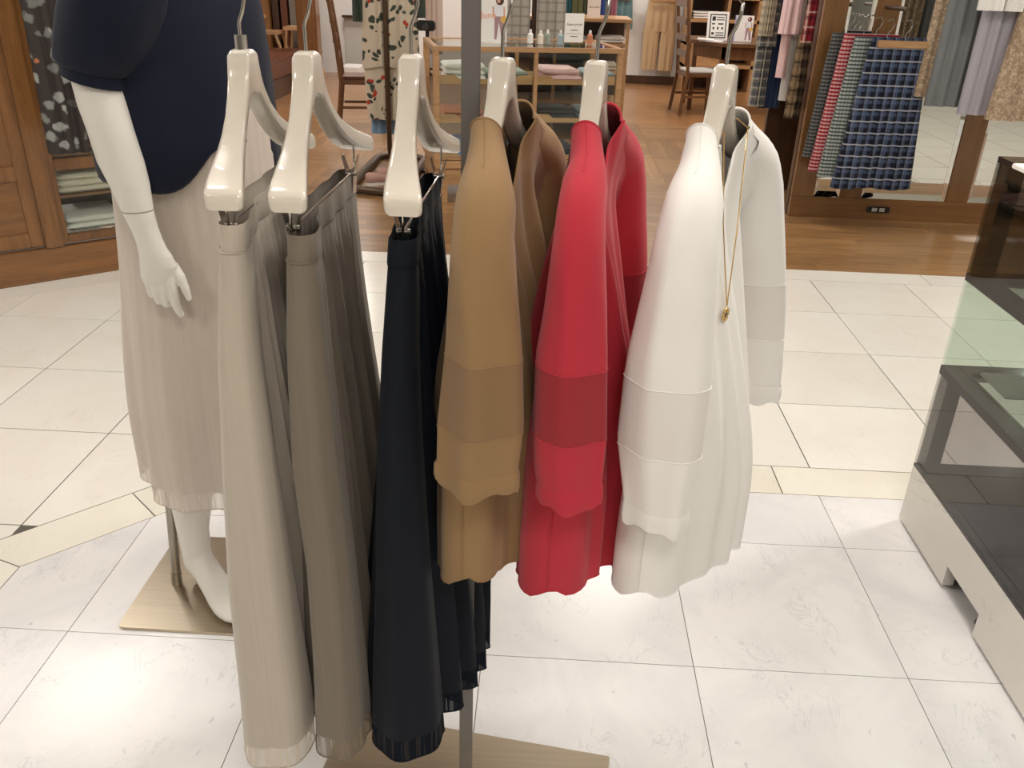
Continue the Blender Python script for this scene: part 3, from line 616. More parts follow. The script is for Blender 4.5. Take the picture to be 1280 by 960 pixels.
build_blouse(4, 'tan camel blouse with wide sleeves, next to the rack post', M['tan'], M['tanband'],
    [(150, 592, 624), (162, 588, 627), (185, 586, 632), (207, 581, 637), (240, 570, 644), (290, 563, 640), (363, 558, 644), (443, 554, 651), (530, 545, 653), (602, 544, 644), (660, 556, 630)], (1.043, .938), .862, .645, {'wn': .045, 'bf': .075, 'on': -.005})
build_blouse(5, 'bright red blouse with wide sleeves between the tan and white ones', M['red'], M['redband'],
    [(150, 718, 748), (169, 714, 752), (207, 711, 758), (227, 702, 760), (263, 695, 757), (317, 688, 756), (397, 677, 758), (447, 668, 759), (547, 663, 758), (591, 666, 753), (640, 676, 748)], (1.034, .932), .842, .628, {'wn': .055, 'bf': .07, 'on': .0})
build_blouse(6, 'white blouse with wide sleeves, rightmost on the rack', M['whitefab'], M['whiteband'],
    [(150, 862, 893), (175, 857, 897), (213, 847, 903), (243, 832, 906), (297, 817, 900), (363, 802, 896), (443, 783, 891), (481, 777, 888), (557, 769, 878), (629, 778, 862), (670, 779, 850)], (1.012, .907), .80, .625, {'wn': .055, 'bf': .062, 'on': .0, 'farv': .065, 'fard': .055, 'A': .013})
# necklace over the white blouse's hanger
F = FRM[6]; nk = thing('necklace', 'thin gold chain necklace with round pendant hanging on the white blouse', 'necklace', tuple(F.p(0, .05, -.42)))
def chain(pts, n): 
    out = []; pts = [np.array(p) for p in pts]
    for a, b in zip(pts, pts[1:]):
        for k in range(n): out.append(a + (b - a) * k / n)
    return out + [pts[-1]]
pend = aty(907, 393, 1.150)
near = [F.p(-.058, -.017, -.078), F.p(-.056, 0, -.0705), F.p(-.054, .017, -.078), aty(905, 165, 1.185), aty(904, 280, 1.158), pend + np.array([0, 0, .012])]
far_ = [F.p(.058, -.017, -.078), F.p(.056, 0, -.0705), F.p(.056, .018, -.078), aty(935, 160, 1.262), aty(921, 290, 1.185), pend + np.array([0, 0, .012])]
for c_ in (near, far_): MB().tube(chain(c_, 4), .0009, 5).build('chain', M['gold'], nk, smooth=60)
pr = [pend + .0085 * (math.cos(q) * np.array([.5, .86, 0]) + math.sin(q) * np.array([0, 0, 1])) for q in np.linspace(0, 2 * math.pi, 20, endpoint=False)]
MB().ring_tube(pr, .0022, 6).build('pendant', M['gold'], nk, smooth=60)
MB().add([tuple(pend + np.array([.002, 0, 0])), tuple(pend - np.array([.002, 0, 0]))] + [tuple(p) for p in pr], [(0, 2 + k, 2 + (k + 1) % 20) for k in range(20)] + [(1, 2 + (k + 1) % 20, 2 + k) for k in range(20)]).build('pendant_stone', M['chrome'], nk)
# ================================================================== MANNEQUIN
MC = np.array([-.752, 1.80]); fa = math.radians(-30); FD = np.array([math.cos(fa), math.sin(fa)]); SD = np.array([FD[1], -FD[0]])     # facing, its right side
mq = thing('mannequin', 'white mannequin in navy top and pale skirt standing left of the rack', 'mannequin', (MC[0], MC[1], 0))
def ell(c, a, b, z, n=40, ph=None, off=(0, 0)):
    out = []
    for k in range(n):
        q = 2 * math.pi * k / n; r = 1 + (ph(q) if ph else 0); d = SD * (a * math.cos(q) * r + off[0]) + FD * (b * math.sin(q) * r + off[1]); out.append((c[0] + d[0], c[1] + d[1], z))
    return out
m = MB()
prof = [(1.62, .052, .052), (1.55, .055, .055), (1.51, .09, .065), (1.47, .165, .085), (1.40, .175, .105), (1.30, .16, .115), (1.2, .125, .095), (1.1, .105, .085), (1.02, .11, .09), (.92, .115, .1), (.84, .115, .1), (.78, .10, .08)]
m.loft([ell(MC, a, b, z) for z, a, b in prof], True, True, True)
def leg(side):
    hip = MC + SD * .05 * side; ank = np.array([-.858, 1.752]) if side > 0 else np.array([-.775, 1.905])
    L = [(.86, .065, .07, 0), (.7, .065, .065, .1), (.52, .056, .06, .45), (.48, .054, .058, .55), (.36, .058, .058, .75), (.27, .050, .050, .9), (.18, .039, .040, 1), (.12, .036, .040, 1.0), (.08, .035, .042, 1.0)]
    m.loft([[(c[0] + dx, c[1] + dy, z) for dx, dy, z in [((a * math.cos(q)), (b * math.sin(q)), z) for q in np.linspace(0, 2 * math.pi, 28, endpoint=False)]] for z, a, b, t in L for c in [hip + (ank - hip) * t]], True, True, True)
    dv = np.array([.74, -.67]) ; nv = np.array([dv[1], -dv[0]])
    # foot: (along, half width, z low, z high)
    Fp = [(-.052, .012, .045, .085), (-.042, .024, .030, .105), (-.02, .031, .026, .135), (.01, .033, .028, .15), (.04, .034, .028, .125), (.08, .037, .022, .092), (.12, .042, .012, .068), (.155, .044, .009, .048), (.185, .038, .009, .034), (.205, .024, .010, .026), (.212, .010, .012, .020)]
    m.loft([[(ank[0] + dv[0] * s + nv[0] * w * math.cos(q), ank[1] + dv[1] * s + nv[1] * w * math.cos(q), (zl + zh) / 2 + (zh - zl) / 2 * math.sin(q)) for q in np.linspace(0, 2 * math.pi, 20, endpoint=False)] for s, w, zl, zh in Fp], True, True, True)
leg(1); leg(-1)
remesh(m.build('body', M['skin'], mq), .007, 6)
# right arm, from the edges seen in the photo
YA = 1.62
def armrings(tab, depth=.82, n=28):
    out = []
    for y, l, r_, Y, *dd in tab:
        if dd: depth = dd[0]
        a, b = aty(l, y, Y), aty(r_, y, Y); c = (a + b) / 2; hw = np.linalg.norm(b - a) / 2; ax = (b - a) / np.linalg.norm(b - a); out.append([c + ax * hw * math.cos(q) + np.array([0, 1, 0]) * hw * depth * math.sin(q) for q in np.linspace(0, 2 * math.pi, n, endpoint=False)])
    return out
arm_t = [(-70, 82, 158, 1.655), (0, 86, 152, 1.645), (60, 88, 150, 1.635), (100, 91, 153, 1.625), (130, 99, 160, 1.618), (160, 110, 167, 1.612), (200, 123, 179, 1.605), (230, 138, 186, 1.60), (262, 152.5, 191, 1.597)]
arm = MB().loft(armrings(arm_t), True, True, True).build('arm', M['skin'], mq, smooth=70)
MB().ring_tube(armrings([(263, 153, 191, 1.597)])[0], .0007, 5).build('arm_joint', M['greypaint'], arm)
m = MB(); m.loft(armrings([(263, 153, 191, 1.597, .82), (285, 164, 197, 1.594, .76), (300, 170, 203, 1.592, .7), (312, 173, 209, 1.590, .62), (320, 174, 215, 1.589, .56), (333, 175, 221, 1.588, .5), (345, 176, 220, 1.588, .46), (354, 180, 218, 1.588, .42), (358, 186, 213, 1.589, .4)]), True, True, True)
Y0 = 1.587
for ch in ([(212, 342, 0, .0105), (216, 362, -.004, .0105), (219, 378, -.003, .0095), (223, 388, .004, .0080), (227, 394, .010, .0062)],
           [(202, 344, 0, .0105), (206, 366, -.004, .0100), (208, 380, .008, .0090), (214, 379, .024, .0082), (221, 373, .030, .0065)],
           [(191, 344, 0, .0100), (196, 364, -.003, .0095), (199, 376, .008, .0088), (205, 374, .026, .0080), (211, 369, .032, .0065)],
           [(182, 342, .002, .0090), (187, 358, -.001, .0085), (190, 368, .008, .0078), (195, 366, .024, .0070), (200, 362, .030, .0058)],
           [(203, 322, .012, .0125), (217, 334, .010, .0115), (226, 347, .004, .0098), (232, 362, .001, .0084), (236.5, 374, .001, .0058)]):
    P = [aty(x, y, Y0 + d) for x, y, d, r in ch]; R_ = [r for *_, r in ch]; pts, rs = [], []
    for k in range(len(P) - 1):
        for q in (0, .33, .66): pts.append(P[k] + (P[k + 1] - P[k]) * q); rs.append(R_[k] + (R_[k + 1] - R_[k]) * q)
    pts.append(P[-1]); rs.append(R_[-1]); d = (P[-1] - P[-2]) / np.linalg.norm(P[-1] - P[-2]); pts.append(P[-1] + d * rs[-1] * .6); rs.append(rs[-1] * .6)
    m.tube(pts, rs, 12)
remesh(m.build('hand', M['skin'], mq), .0021, 3)
# left arm, mostly behind the body
la = np.array([-.715, 1.965])
MB().tube([(la[0], la[1], 1.47), (la[0], la[1] + .01, 1.3), (la[0] , la[1], 1.18), (la[0] + .01, la[1] - .01, 1.0), (la[0] + .01, la[1] - .02, .92)], [.045, .042, .037, .028, .026], 20).build('arm', M['skin'], mq, smooth=70)
# stand
st = thing('mannequin_stand', 'flat brushed steel mannequin stand with slim rod on the marble floor', 'stand', (-.82, 1.765, 0))
x0, x1, y0, y1, rr = -1.006, -.61, 1.575, 1.955, .02; poly = []
for cx_, cy_, a0 in ((x1 - rr, y1 - rr, 0), (x0 + rr, y1 - rr, 90), (x0 + rr, y0 + rr, 180), (x1 - rr, y0 + rr, 270)):
    poly += [(cx_ + rr * math.cos(math.radians(a0 + k)), cy_ + rr * math.sin(math.radians(a0 + k))) for k in (0, 22, 45, 67, 90)]
MB().prism(poly, 0, .007).build('base_plate', M['plate'], st, bevel=.0015)
MB().tube([(-.923, 1.748, .007), (-.905, 1.755, .30), (-.87, 1.77, .78)], .0115, 16).build('rod', M['steel'], st, smooth=50)
MB().tube([(-.923, 1.748, .007), (-.9205, 1.749, .045)], .0135, 16).build('rod_socket', M['steel'], st, smooth=50)
# navy top
tp = thing('top', 'navy short-sleeved knit top worn by the mannequin', 'top', (MC[0], MC[1], 1.06))
def hemz(q):      # q measured from the right side (towards the camera) round to the front
    d = (q - math.pi / 2 + math.pi) % (2 * math.pi) - math.pi          # 0 at the front
    return 1.072 + .13 * math.exp(-(d / .5) ** 2) + .010 * math.cos(3 * q)
rings = []; prof = [(1.53, .07, .07), (1.50, .13, .085), (1.46, .185, .115), (1.40, .195, .14), (1.32, .195, .152), (1.25, .195, .158), (1.2, .197, .160), (1.16, .20, .161)]
def tf(z): return lambda q: .035 * sfun((1.45 - z) * 5) * (math.sin(5 * q + .6) * .6 + math.sin(9 * q + 1.4) * .4)
for z, a, b in prof: rings.append(ell(MC, a, b, z, 72, tf(z)))
for f_, k_ in ((.3, 1.0), (.6, 1.0), (.85, .985), (.96, .95), (1, .91), (.97, .87)):
    r_ = []
    for k, (p) in enumerate(ell(MC, .20 * k_, .161 * k_, 0, 72, tf(1.1))):
        q = 2 * math.pi * k / 72; r_.append((p[0], p[1], 1.16 + (hemz(q) - 1.16) * f_ if hemz(q) < 1.155 else 1.155 + .03 * (k_ < .9) + (hemz(q) - 1.16) * f_))
    rings.append(r_)
MB().loft(rings, True).build('top_body', M['navytop'], tp, smooth=60)
def slv(c, tab):
    return [[(c[0] + (sx + SDx), c[1] + sy, z + zz) for SDx, sy, zz in [(a * math.cos(q), b * math.sin(q), .016 * math.cos(q + .4) * (z < 1.3) * -1) for q in np.linspace(0, 2 * math.pi, 36, endpoint=False)]] for sx, a, b, z in tab for sy in [0]]
def sleeve_m(c, flip):
    tab = [(.085 * flip, .05, .055, 1.535), (.078 * flip, .074, .075, 1.50), (.065 * flip, .086, .085, 1.45), (.048 * flip, .087, .085, 1.40), (.026 * flip, .082, .08, 1.345), (.006 * flip, .070, .070, 1.310), (0, .058, .060, 1.300), (0, .056, .058, 1.298)]
    rg = []
    for sx, a, b, z in tab:
        rg.append([(c[0] + sx + a * math.cos(q) * (1 + .035 * math.sin(4 * q + z * 9) + .02 * math.sin(9 * q - z * 14)), c[1] + b * math.sin(q), z - .014 * math.cos(q) * sfun((1.5 - z) * 5)) for q in np.linspace(0, 2 * math.pi, 40, endpoint=False)])
    s_ = MB().loft(rg, True).build('sleeve', M['navytop'], tp, smooth=60)
    rg = [[(c[0] + k_ * a * math.cos(q), c[1] + k_ * b * math.sin(q), z - .014 * math.cos(q)) for q in np.linspace(0, 2 * math.pi, 40, endpoint=False)] for a, b, z, k_ in ((.058, .06, 1.302, 1.0), (.0575, .06, 1.30, 1.04), (.0555, .058, 1.282, 1.05), (.055, .057, 1.280, 1.0), (.055, .057, 1.285, .95))]
    MB().loft(rg, True).build('sleeve_band', M['navytop'], s_, smooth=40)
sleeve_m(np.array([-.838, 1.628]), 1); sleeve_m(np.array([-.715, 1.965]), -1)
# its skirt
sk = thing('skirt', 'pale pink-beige long skirt worn by the mannequin', 'skirt', (MC[0], MC[1], .33))
def sring(z, k_=1.0):
    t = max(0, (1.12 - z) / (1.12 - .33));  a, b = .160 + .04 * sfun(t * 1.2), .146 + .034 * sfun(t * 1.2); A = .004 + .085 * sfun(t * 1.15); out = []
    for k in range(160):
        q = 2 * math.pi * k / 160; r = k_ * (1 + A * (.7 * wave(6 * q / (2 * math.pi), .9 + .3 * t) + .35 * math.sin(11 * q + 2)) + .006 * math.sin(40 * q)); out.append((MC[0] + .0 + a * 1.05 * math.cos(q) * r, MC[1] + b * math.sin(q) * r, z))
    return out
MB().loft([sring(1.24 - (1.24 - .375) * k / 30) for k in range(31)], True).build('skirt_panel', M['mskirt'], sk, smooth=60)
hm = MB().loft([sring(.375 - .045 * k / 4) for k in range(5)], True).build('sheer_hem', M['msheer'], sk, smooth=60)
MB().ring_tube(sring(.33), .0014, 5).build('hem_edge', M['mskirt'], hm, smooth=60)
# ================================================================== GLASS DISPLAY COUNTER (right front)
XL, YF, XRR, YN = 1.125, 2.228, 2.35, .35
dc = thing('display_counter', 'glass display counter with black frame on a pale stone plinth at right', 'display counter', ((XL + XRR) / 2, (YF + YN) / 2, 0))
def yx(x, y, X=XL):
    v = ray(x, y); return (CC + v * (X / v[0]))[1]
n0, n1 = 1.715, 1.905
# plinth skirt: left side board with a cable notch, far board
MB().add([(x, y, z) for x in (XL, XL + .03) for y, z in ((YN, .012), (n0, .012), (n0, .075), (n1, .075), (n1, .012), (YF, .012), (YF, .197), (YN, .197))], [(7, 6, 5, 4, 3, 2, 1, 0), (8, 9, 10, 11, 12, 13, 14, 15)] + [(k, (k + 1) % 8, 8 + (k + 1) % 8, 8 + k) for k in range(8)]).build('plinth_board', M['stone'], dc)
MB().box(XL + .03, XRR, YF - .03, YF, .012, .197).build('plinth_board', M['stone'], dc, bevel=.001)
MB().box(XL + .2, XRR - .05, YN, YF - .2, 0, .19).build('plinth_core', M['darkwood'], dc)
MB().box(XL, XRR, YN, YF, .197, .205).build('deck', M['blackgloss'], dc)
T = .006
for z0, z1, mt in ((.205, .50, 'smoke2'), (.525, .775, 'cglass'), (.795, 1.085, 'smoke')):
    MB().box(XL, XL + T, YN, YF, z0, z1).build('side_pane', M[mt], dc)
    MB().box(XL + T, XRR, YF - T, YF, z0, z1).build('end_pane', M[mt], dc)
for z0, z1 in ((.50, .525), (.775, .795)):
    b = .055
    MB().box(XL, XL + b, YN, YF, z0, z1).build('shelf_rail', M['blackgloss'], dc); MB().box(XL + b, XRR, YF - b, YF, z0, z1).build('shelf_rail', M['blackgloss'], dc)
    MB().box(XL + b, XRR, YN, YF - b, z0 + .008, z1 - .006).build('shelf_glass', M['cglass'], dc)
for z0, z1 in ((.205, .50), (.795, 1.085)): MB().box(XL + T, XL + .05, YF - .05, YF - T, z0, z1).build('corner_post', M['blackgloss'], dc)
b = .05
MB().box(XL, XL + b, YN, YF, 1.085, 1.1).build('top_rail', M['blackgloss'], dc); MB().box(XL + b, XRR, YF - b, YF, 1.085, 1.1).build('top_rail', M['blackgloss'], dc)
MB().box(XL + b, XRR, YN, YF - b, 1.088, 1.098).build('top_glass', M['cglass'], dc)
q = atz(1262, 205, 1.1)
tag(MB().box(q[0] - .02, q[0] + .25, q[1] - .35, q[1] - .05, 1.1005, 1.112).build('paper_tray', M['paper'], bevel=.002), 'white paper sheet lying on top of the glass display counter', 'paper')
folded('folded_shirt', 'light blue folded shirt inside the glass display counter', M['f_bl'], (1.32, 1.78, 0), (1, 0, 0), (0, 1, 0), .3, .3, .5265, 1, .03)
folded('folded_shirt', 'grey folded shirt behind the blue one inside the glass counter', M['f_gy'], (1.2, 2.0, 0), (1, 0, 0), (0, 1, 0), .1, .14, .5265, 1, .02)
tag(MB().tube([(XL + .05, 1.70, .06), (XL + .03, 1.72, .05), (XL + .025, 1.75, .02), (XL + .05, 1.78, .008), (XL + .12, 1.80, .008)], .007, 8).build('power_cable', M['black'], smooth=60), 'black power cable curling through the plinth notch of the display counter', 'cable')
# ================================================================== SHOP BEHIND
def hung(name, label, cat, mat, cx, cy, ang, z0, z1, w0, w1, t0, t1, folds=4, A=.02, seed=1, group=None, parent=None, pname='cloth', hemA=.0, shear=0.0):
    """a hanging garment: z0 hem, z1 top, half widths w at top/hem along ang, half thickness t"""
    r = random.Random(seed); ph = [r.random() * 6 for _ in range(4)]; a = math.radians(ang); u_ = np.array([math.cos(a), math.sin(a), 0]); v_ = np.array([math.sin(a), -math.cos(a), 0])
    root = parent or thing(name, label, cat, (cx, cy, z0), 0, group); rings = []
    for j in range(19):
        t = j / 18; w = w0 + (w1 - w0) * t; th = t0 + (t1 - t0) * sfun(t * 1.3); Am = A * sfun(t * 1.3 + .12)
        rg = ring2d(-w, w, min(th, w * .8), min(th, w * .8), 0, 0, lambda s: env(s) * Am * wave(folds * s, ph[0] + .4 * t), lambda s: env(s) * Am * wave(folds * s, ph[1]), 0, 6, 26)
        rings.append([np.array([cx, cy, 0]) + u_ * (u + shear * t) + v_ * v + np.array([0, 0, z1 + (z0 - z1) * t + hemA * math.sin(u * 20 + ph[2]) * t]) for u, v, s, sd in rg])
    MB().loft(rings, True, True, False).build(pname, mat, root, smooth=60); return root
def wire_hanger(root, cx, cy, z, w, ang=0, wood_=True):
    a = math.radians(ang); u_ = np.array([math.cos(a), math.sin(a), 0])
    if wood_: MB().box(-w, w, -.012, .012, -.02, .02, Matrix.Translation((cx, cy, z)) @ Matrix.Rotation(a, 4, 'Z')).build('clip_bar', M['lightwood'], root, bevel=.004)
    c = np.array([cx, cy, z]); MB().tube([c, c + [0, 0, .06], c + [.02, 0, .08], c + [.028, 0, .11], c + [.01, 0, .135], c + [-.02, 0, .125]], .0035, 6).build('hook', M['chrome'], root, smooth=60)
# ---- skirts hanging before the mirror
M['plaidnavy'] = plaid('navy_white_plaid', rgb(24, 27, 42), [(rgb(96, 114, 148), .5, .15, .38, 'hv'), (rgb(18, 20, 32), .05, .14, .7, 'v'), (rgb(215, 220, 230), .86, .03, .65, 'h'), (rgb(180, 190, 210), .3, .03, .28, 'v')], .055, .07, blur=.06)
M['tweedg'] = plaid('green_grey_tweed', rgb(70, 84, 84), [(rgb(190, 196, 190), .5, .28, .75, 'h'), (rgb(40, 52, 54), .5, .2, .35, 'v')], .02, .022)
M['tweedr'] = plaid('red_tweed', rgb(150, 30, 44), [(rgb(225, 190, 190), .5, .26, .7, 'h'), (rgb(110, 20, 32), .5, .2, .35, 'v')], .02, .022)
M['tweedk'] = plaid('grey_tweed', rgb(56, 58, 60), [(rgb(130, 132, 130), .5, .25, .6, 'h'), (rgb(30, 32, 34), .5, .2, .35, 'v')], .02, .022)
gsk = 'skirts on clip hangers before the mirror'
for (lab, mt, x, y, z0, z1, w0, w1, sd) in (('navy and white plaid gathered skirt on wooden clip hanger before the mirror', 'plaidnavy', 2.055, 5.55, .275, 1.165, .175, .255, 3), ('green-grey tweed skirt directly behind the navy plaid one', 'tweedg', 1.975, 5.62, .32, 1.16, .17, .25, 5),
      ('red and white tweed skirt hanging behind the plaid skirts', 'tweedr', 1.925, 5.68, .35, 1.17, .17, .245, 6), ('dark grey tweed skirt, rearmost by the wooden mirror stile', 'tweedk', 1.87, 5.735, .42, 1.17, .17, .225, 8)):
    k = hung('skirt', lab, 'skirt', M[mt], x, y, 3, z0, z1, w0, w1, .022, .03, 5, .012, sd, gsk, hemA=.006)
    wire_hanger(k, x + .01, y - .03, z1 - .035, .155, 3, mt == 'plaidnavy')
tag(MB().tube([(2.03, 5.83, 1.32), (2.03, 5.48, 1.32)], .013, 12).build('hanging_rail', M['bronze'], smooth=50), 'bronze peg rail above the plaid skirts on the mirror wall', 'rail')
# ---- skirts and trousers at the right edge
t = NT('beige_lace'); co = t.coord(); f = t.noise(co, 60, 2, .5, 1.2); t.set(col=t.mix(t.ramp(f, [(.45, 0), (.62, 1)]), rgb(150, 128, 106), rgb(194, 174, 148)), rough=.85); M['lace'] = t.m
M['greysatin'] = fabric('grey_linen', rgb(118, 122, 124), .55, .1); M['lilac'] = fabric('lilac_grey_linen', rgb(170, 166, 176), .75, .06)
gr = 'garments at the right edge before the mirror'
hung('lace_skirt', 'beige lace skirt edge hanging left of the grey linen trousers', 'skirt', M['lace'], 2.30, 5.54, 0, .84, 1.9, .09, .09, .02, .03, 3, .01, 11, gr, shear=-.02)
hung('trousers', 'grey linen trousers hanging before the mirror at right', 'trousers', M['greysatin'], 2.36, 5.46, 0, .80, 1.9, .11, .125, .02, .03, 2.5, .012, 12, gr)
hung('trousers', 'lilac-grey linen trousers hanging beside the beige lace skirt', 'trousers', M['lilac'], 2.52, 5.37, 0, .77, 1.9, .11, .12, .02, .03, 2.5, .012, 13, gr)
hung('lace_skirt', 'wide beige lace skirt at the right edge of the picture', 'skirt', M['lace'], 2.76, 5.27, 0, .76, 1.9, .16, .24, .02, .04, 4, .016, 14, gr)
for x, lab in ((2.40, 'white blouse hem above the grey linen trousers'), (2.545, 'white blouse hem above the lilac-grey trousers')): hung('white_blouse', lab, 'blouse', M['f_wt'], x, 5.28, 0, 1.335, 1.9, .072, .07, .02, .03, 2, .008, 15, gr)
tag(MB().tube([(2.15, 5.42, 1.95), (3.1, 5.38, 1.95)], .014, 12).build('hanging_rail', M['chrome'], smooth=50), 'chrome rail carrying the trousers at the right edge', 'rail')

# ---- clothes rack left of the mirror wall
dp = tag(MB().box(1.60, 2.35, 6.62, 6.68, 0, 2.6).build('trim_1', M['darkwood']), kind='structure')
M['pl_beige'] = plaid('beige_check', rgb(186, 172, 146), [(rgb(130, 120, 104), .5, .2, .6, 'hv')], .05, .05)
M['pl_grey'] = plaid('grey_check', rgb(126, 124, 118), [(rgb(78, 82, 88), .5, .2, .65, 'hv'), (rgb(186, 180, 166), .1, .08, .6, 'hv')], .06, .06)
M['denim'] = fabric('denim_blue', rgb(48, 66, 100)); M['pinkf'] = fabric('pink_cotton', rgb(240, 206, 206)); M['pl_brown'] = plaid('brown_check', rgb(84, 68, 52), [(rgb(150, 128, 98), .5, .2, .7, 'hv'), (rgb(40, 32, 28), .05, .1, .7, 'hv')], .09, .09)
M['pl_red'] = plaid('red_check', rgb(138, 36, 44), [(rgb(216, 190, 176), .5, .06, .7, 'hv'), (rgb(80, 22, 34), .1, .16, .6, 'hv')], .09, .09)
gc = 'clothes on the rack beside the mirror wall'
def garment(lab, cat, mat, x, y, z0, z1, w0, w1, sd, slv=None, smat=None):
    k = hung(cat.replace(' ', '_'), lab, cat, mat, x, y, 8, z0, z1, w0, w1, .02, .03, 2.5, .012, sd, gc)
    if slv:
        zs, xs_, wd = slv; hung('sleeve', '', '', smat or mat, x + xs_, y - .04, 8, zs, 1.55, wd * .8, wd, .02, .025, 1.5, .006, sd + 50, parent=k, pname='sleeve')
    return k
garment('beige check dress at the near end of the clothes rack by the mirror wall', 'dress', M['pl_beige'], 1.43, 6.33, 1.10, 1.6, .05, .05, 21)
garment('grey check dress with short sleeve on the clothes rack', 'dress', M['pl_grey'], 1.46, 6.43, .63, 1.6, .05, .06, 22, (1.03, -.0, .07))
garment('dark blue denim skirt on the clothes rack', 'skirt', M['denim'], 1.565, 6.51, .61, 1.5, .06, .085, 23)
garment('pale pink T-shirt on the clothes rack', 'shirt', M['pinkf'], 1.57, 6.31, .84, 1.6, .03, .035, 24, (1.12, -.0, .075))
garment('white cotton blouse on the clothes rack behind the pink one', 'blouse', M['f_wt'], 1.635, 6.39, .68, 1.6, .03, .035, 25, (1.10, -.0, .05))
garment('brown check long skirt on the clothes rack', 'skirt', M['pl_brown'], 1.70, 6.27, .58, 1.14, .06, .075, 26)
garment('red check shirt on the clothes rack against the wooden stile', 'shirt', M['pl_red'], 1.77, 6.18, .86, 1.6, .05, .055, 27, (1.08, -.06, .09))
tag(MB().tube([(1.40, 6.36, 1.64), (2.1, 6.44, 1.64)], .013, 12).build('hanging_rail', M['chrome'], smooth=50), 'chrome rail of the clothes rack beside the mirror wall', 'rail')

# ---- wooden glass-topped display case in the middle
da = math.radians(13); DM = Matrix.Translation((-.765, 5.80, 0)) @ Matrix.Rotation(da, 4, 'Z')
tc = thing('display_case', 'light oak glass display case with trays of folded clothes behind the rack', 'display case', (-.765, 5.80, 0), da)
WX, WD, WH = 1.27, .72, 1.005
def lb(x0, x1, y0, y1, z0, z1, nm, mt, par=None, bv=.003): return MB().box(x0, x1, y0, y1, z0, z1, DM).build(nm, mt, par or tc, bevel=bv)
pt = .04
for x in (0, WX / 2 + .03, WX - pt):
    for y in (0, WD - pt): lb(x, x + (pt if x != WX / 2 + .03 else .025), y, y + pt, .28, WH - .03, 'post', M['lightwood'])
for y in (0, WD - pt): lb(0, WX, y, y + pt, WH - .03, WH, 'top_rail', M['lightwood'])
for x in (0, WX - pt): lb(x, x + pt, pt, WD - pt, WH - .03, WH, 'top_rail', M['lightwood'])
lb(pt, WX - pt, pt, WD - pt, WH - .012, WH - .004, 'top_glass', M['glass'], bv=0)
lb(-.02, WX + .02, -.02, WD + .02, .235, .28, 'base_board', M['lightwood'])
lb(0, WX, 0.0, WD, .12, .235, 'apron', M['lightwood'])
for x in (.0, WX - .09):
    for y in (0, WD - .09): lb(x, x + .09, y, y + .09, 0, .12, 'leg', M['lightwood'])
lb(pt, WX - pt, WD - .03, WD - .02, .28, WH - .03, 'back_panel', M['smoke'], bv=0)
lb(pt, WX / 2 + .03, .012, .016, .30, WH - .03, 'front_glass', M['glass'], bv=0); lb(WX / 2 + .055, WX - pt, .012, .016, .30, WH - .03, 'front_glass', M['glass'], bv=0)
ux = np.array([math.cos(da), math.sin(da), 0]); uy = np.array([-math.sin(da), math.cos(da), 0]); O = np.array([-.765, 5.80, 0])
tn = ['lower', 'middle', 'upper']; ck = 0
pile = {('upper', 0): [('wt', .04, .26), ('sg', .34, .26)], ('upper', 1): [('pk', .06, .24), ('lb', .36, .18)], ('middle', 0): [('or', .04, .26), ('wt', .36, .22)], ('middle', 1): [('dk', .04, .24), ('lb', .32, .2)], ('lower', 0): [('bl', .04, .26), ('dk', .36, .22)], ('lower', 1): [('nv', .05, .25), ('gy', .34, .18)]}
cn = {'wt': 'white', 'sg': 'sage green', 'pk': 'pink', 'lb': 'pale blue', 'or': 'terracotta', 'dk': 'dark patterned', 'bl': 'blue', 'nv': 'navy', 'gy': 'grey'}
for ti, z in enumerate((.285, .53, .775)):
    for half, (a, b_) in enumerate(((pt + .002, WX / 2 + .028), (WX / 2 + .057, WX - pt - .002))):
        tr = lb(a, b_, .03, WD - .04, z, z + .012, 'tray', M['lightwood'])
        # front lip with cut-out
        w_ = b_ - a; pr = [(a, 0), (b_, 0), (b_, .055), (a + w_ * .84, .055), (a + w_ * .78, .03), (a + w_ * .22, .03), (a + w_ * .16, .055), (a, .055)]
        MB().add([tuple(DM @ Vector((x, y, z + h))) for y in (.018, .030) for x, h in pr], [tuple(range(8)), tuple(range(15, 7, -1))] + [(k, 8 + k, 8 + (k + 1) % 8, (k + 1) % 8) for k in range(8)]).build('tray_front', M['lightwood'], tr)
        for (c_, dx, w2) in pile[(tn[ti], half)]:
            q = O + ux * (a + dx) + uy * .06; n = 3 if (c_ in ('wt', 'bl') and half == 0) else 2
            folded('folded_garment', '%s folded garment, %s tray, %s half of the near oak display case' % (cn[c_], tn[ti], 'left' if half == 0 else 'right'), M['f_' + c_], (q[0], q[1], 0), ux, uy, w2, .3, z + .013, n, .032 if c_ != 'pk' else .04, '%s pile on the %s %s tray' % (cn[c_], tn[ti], 'left' if half == 0 else 'right'))
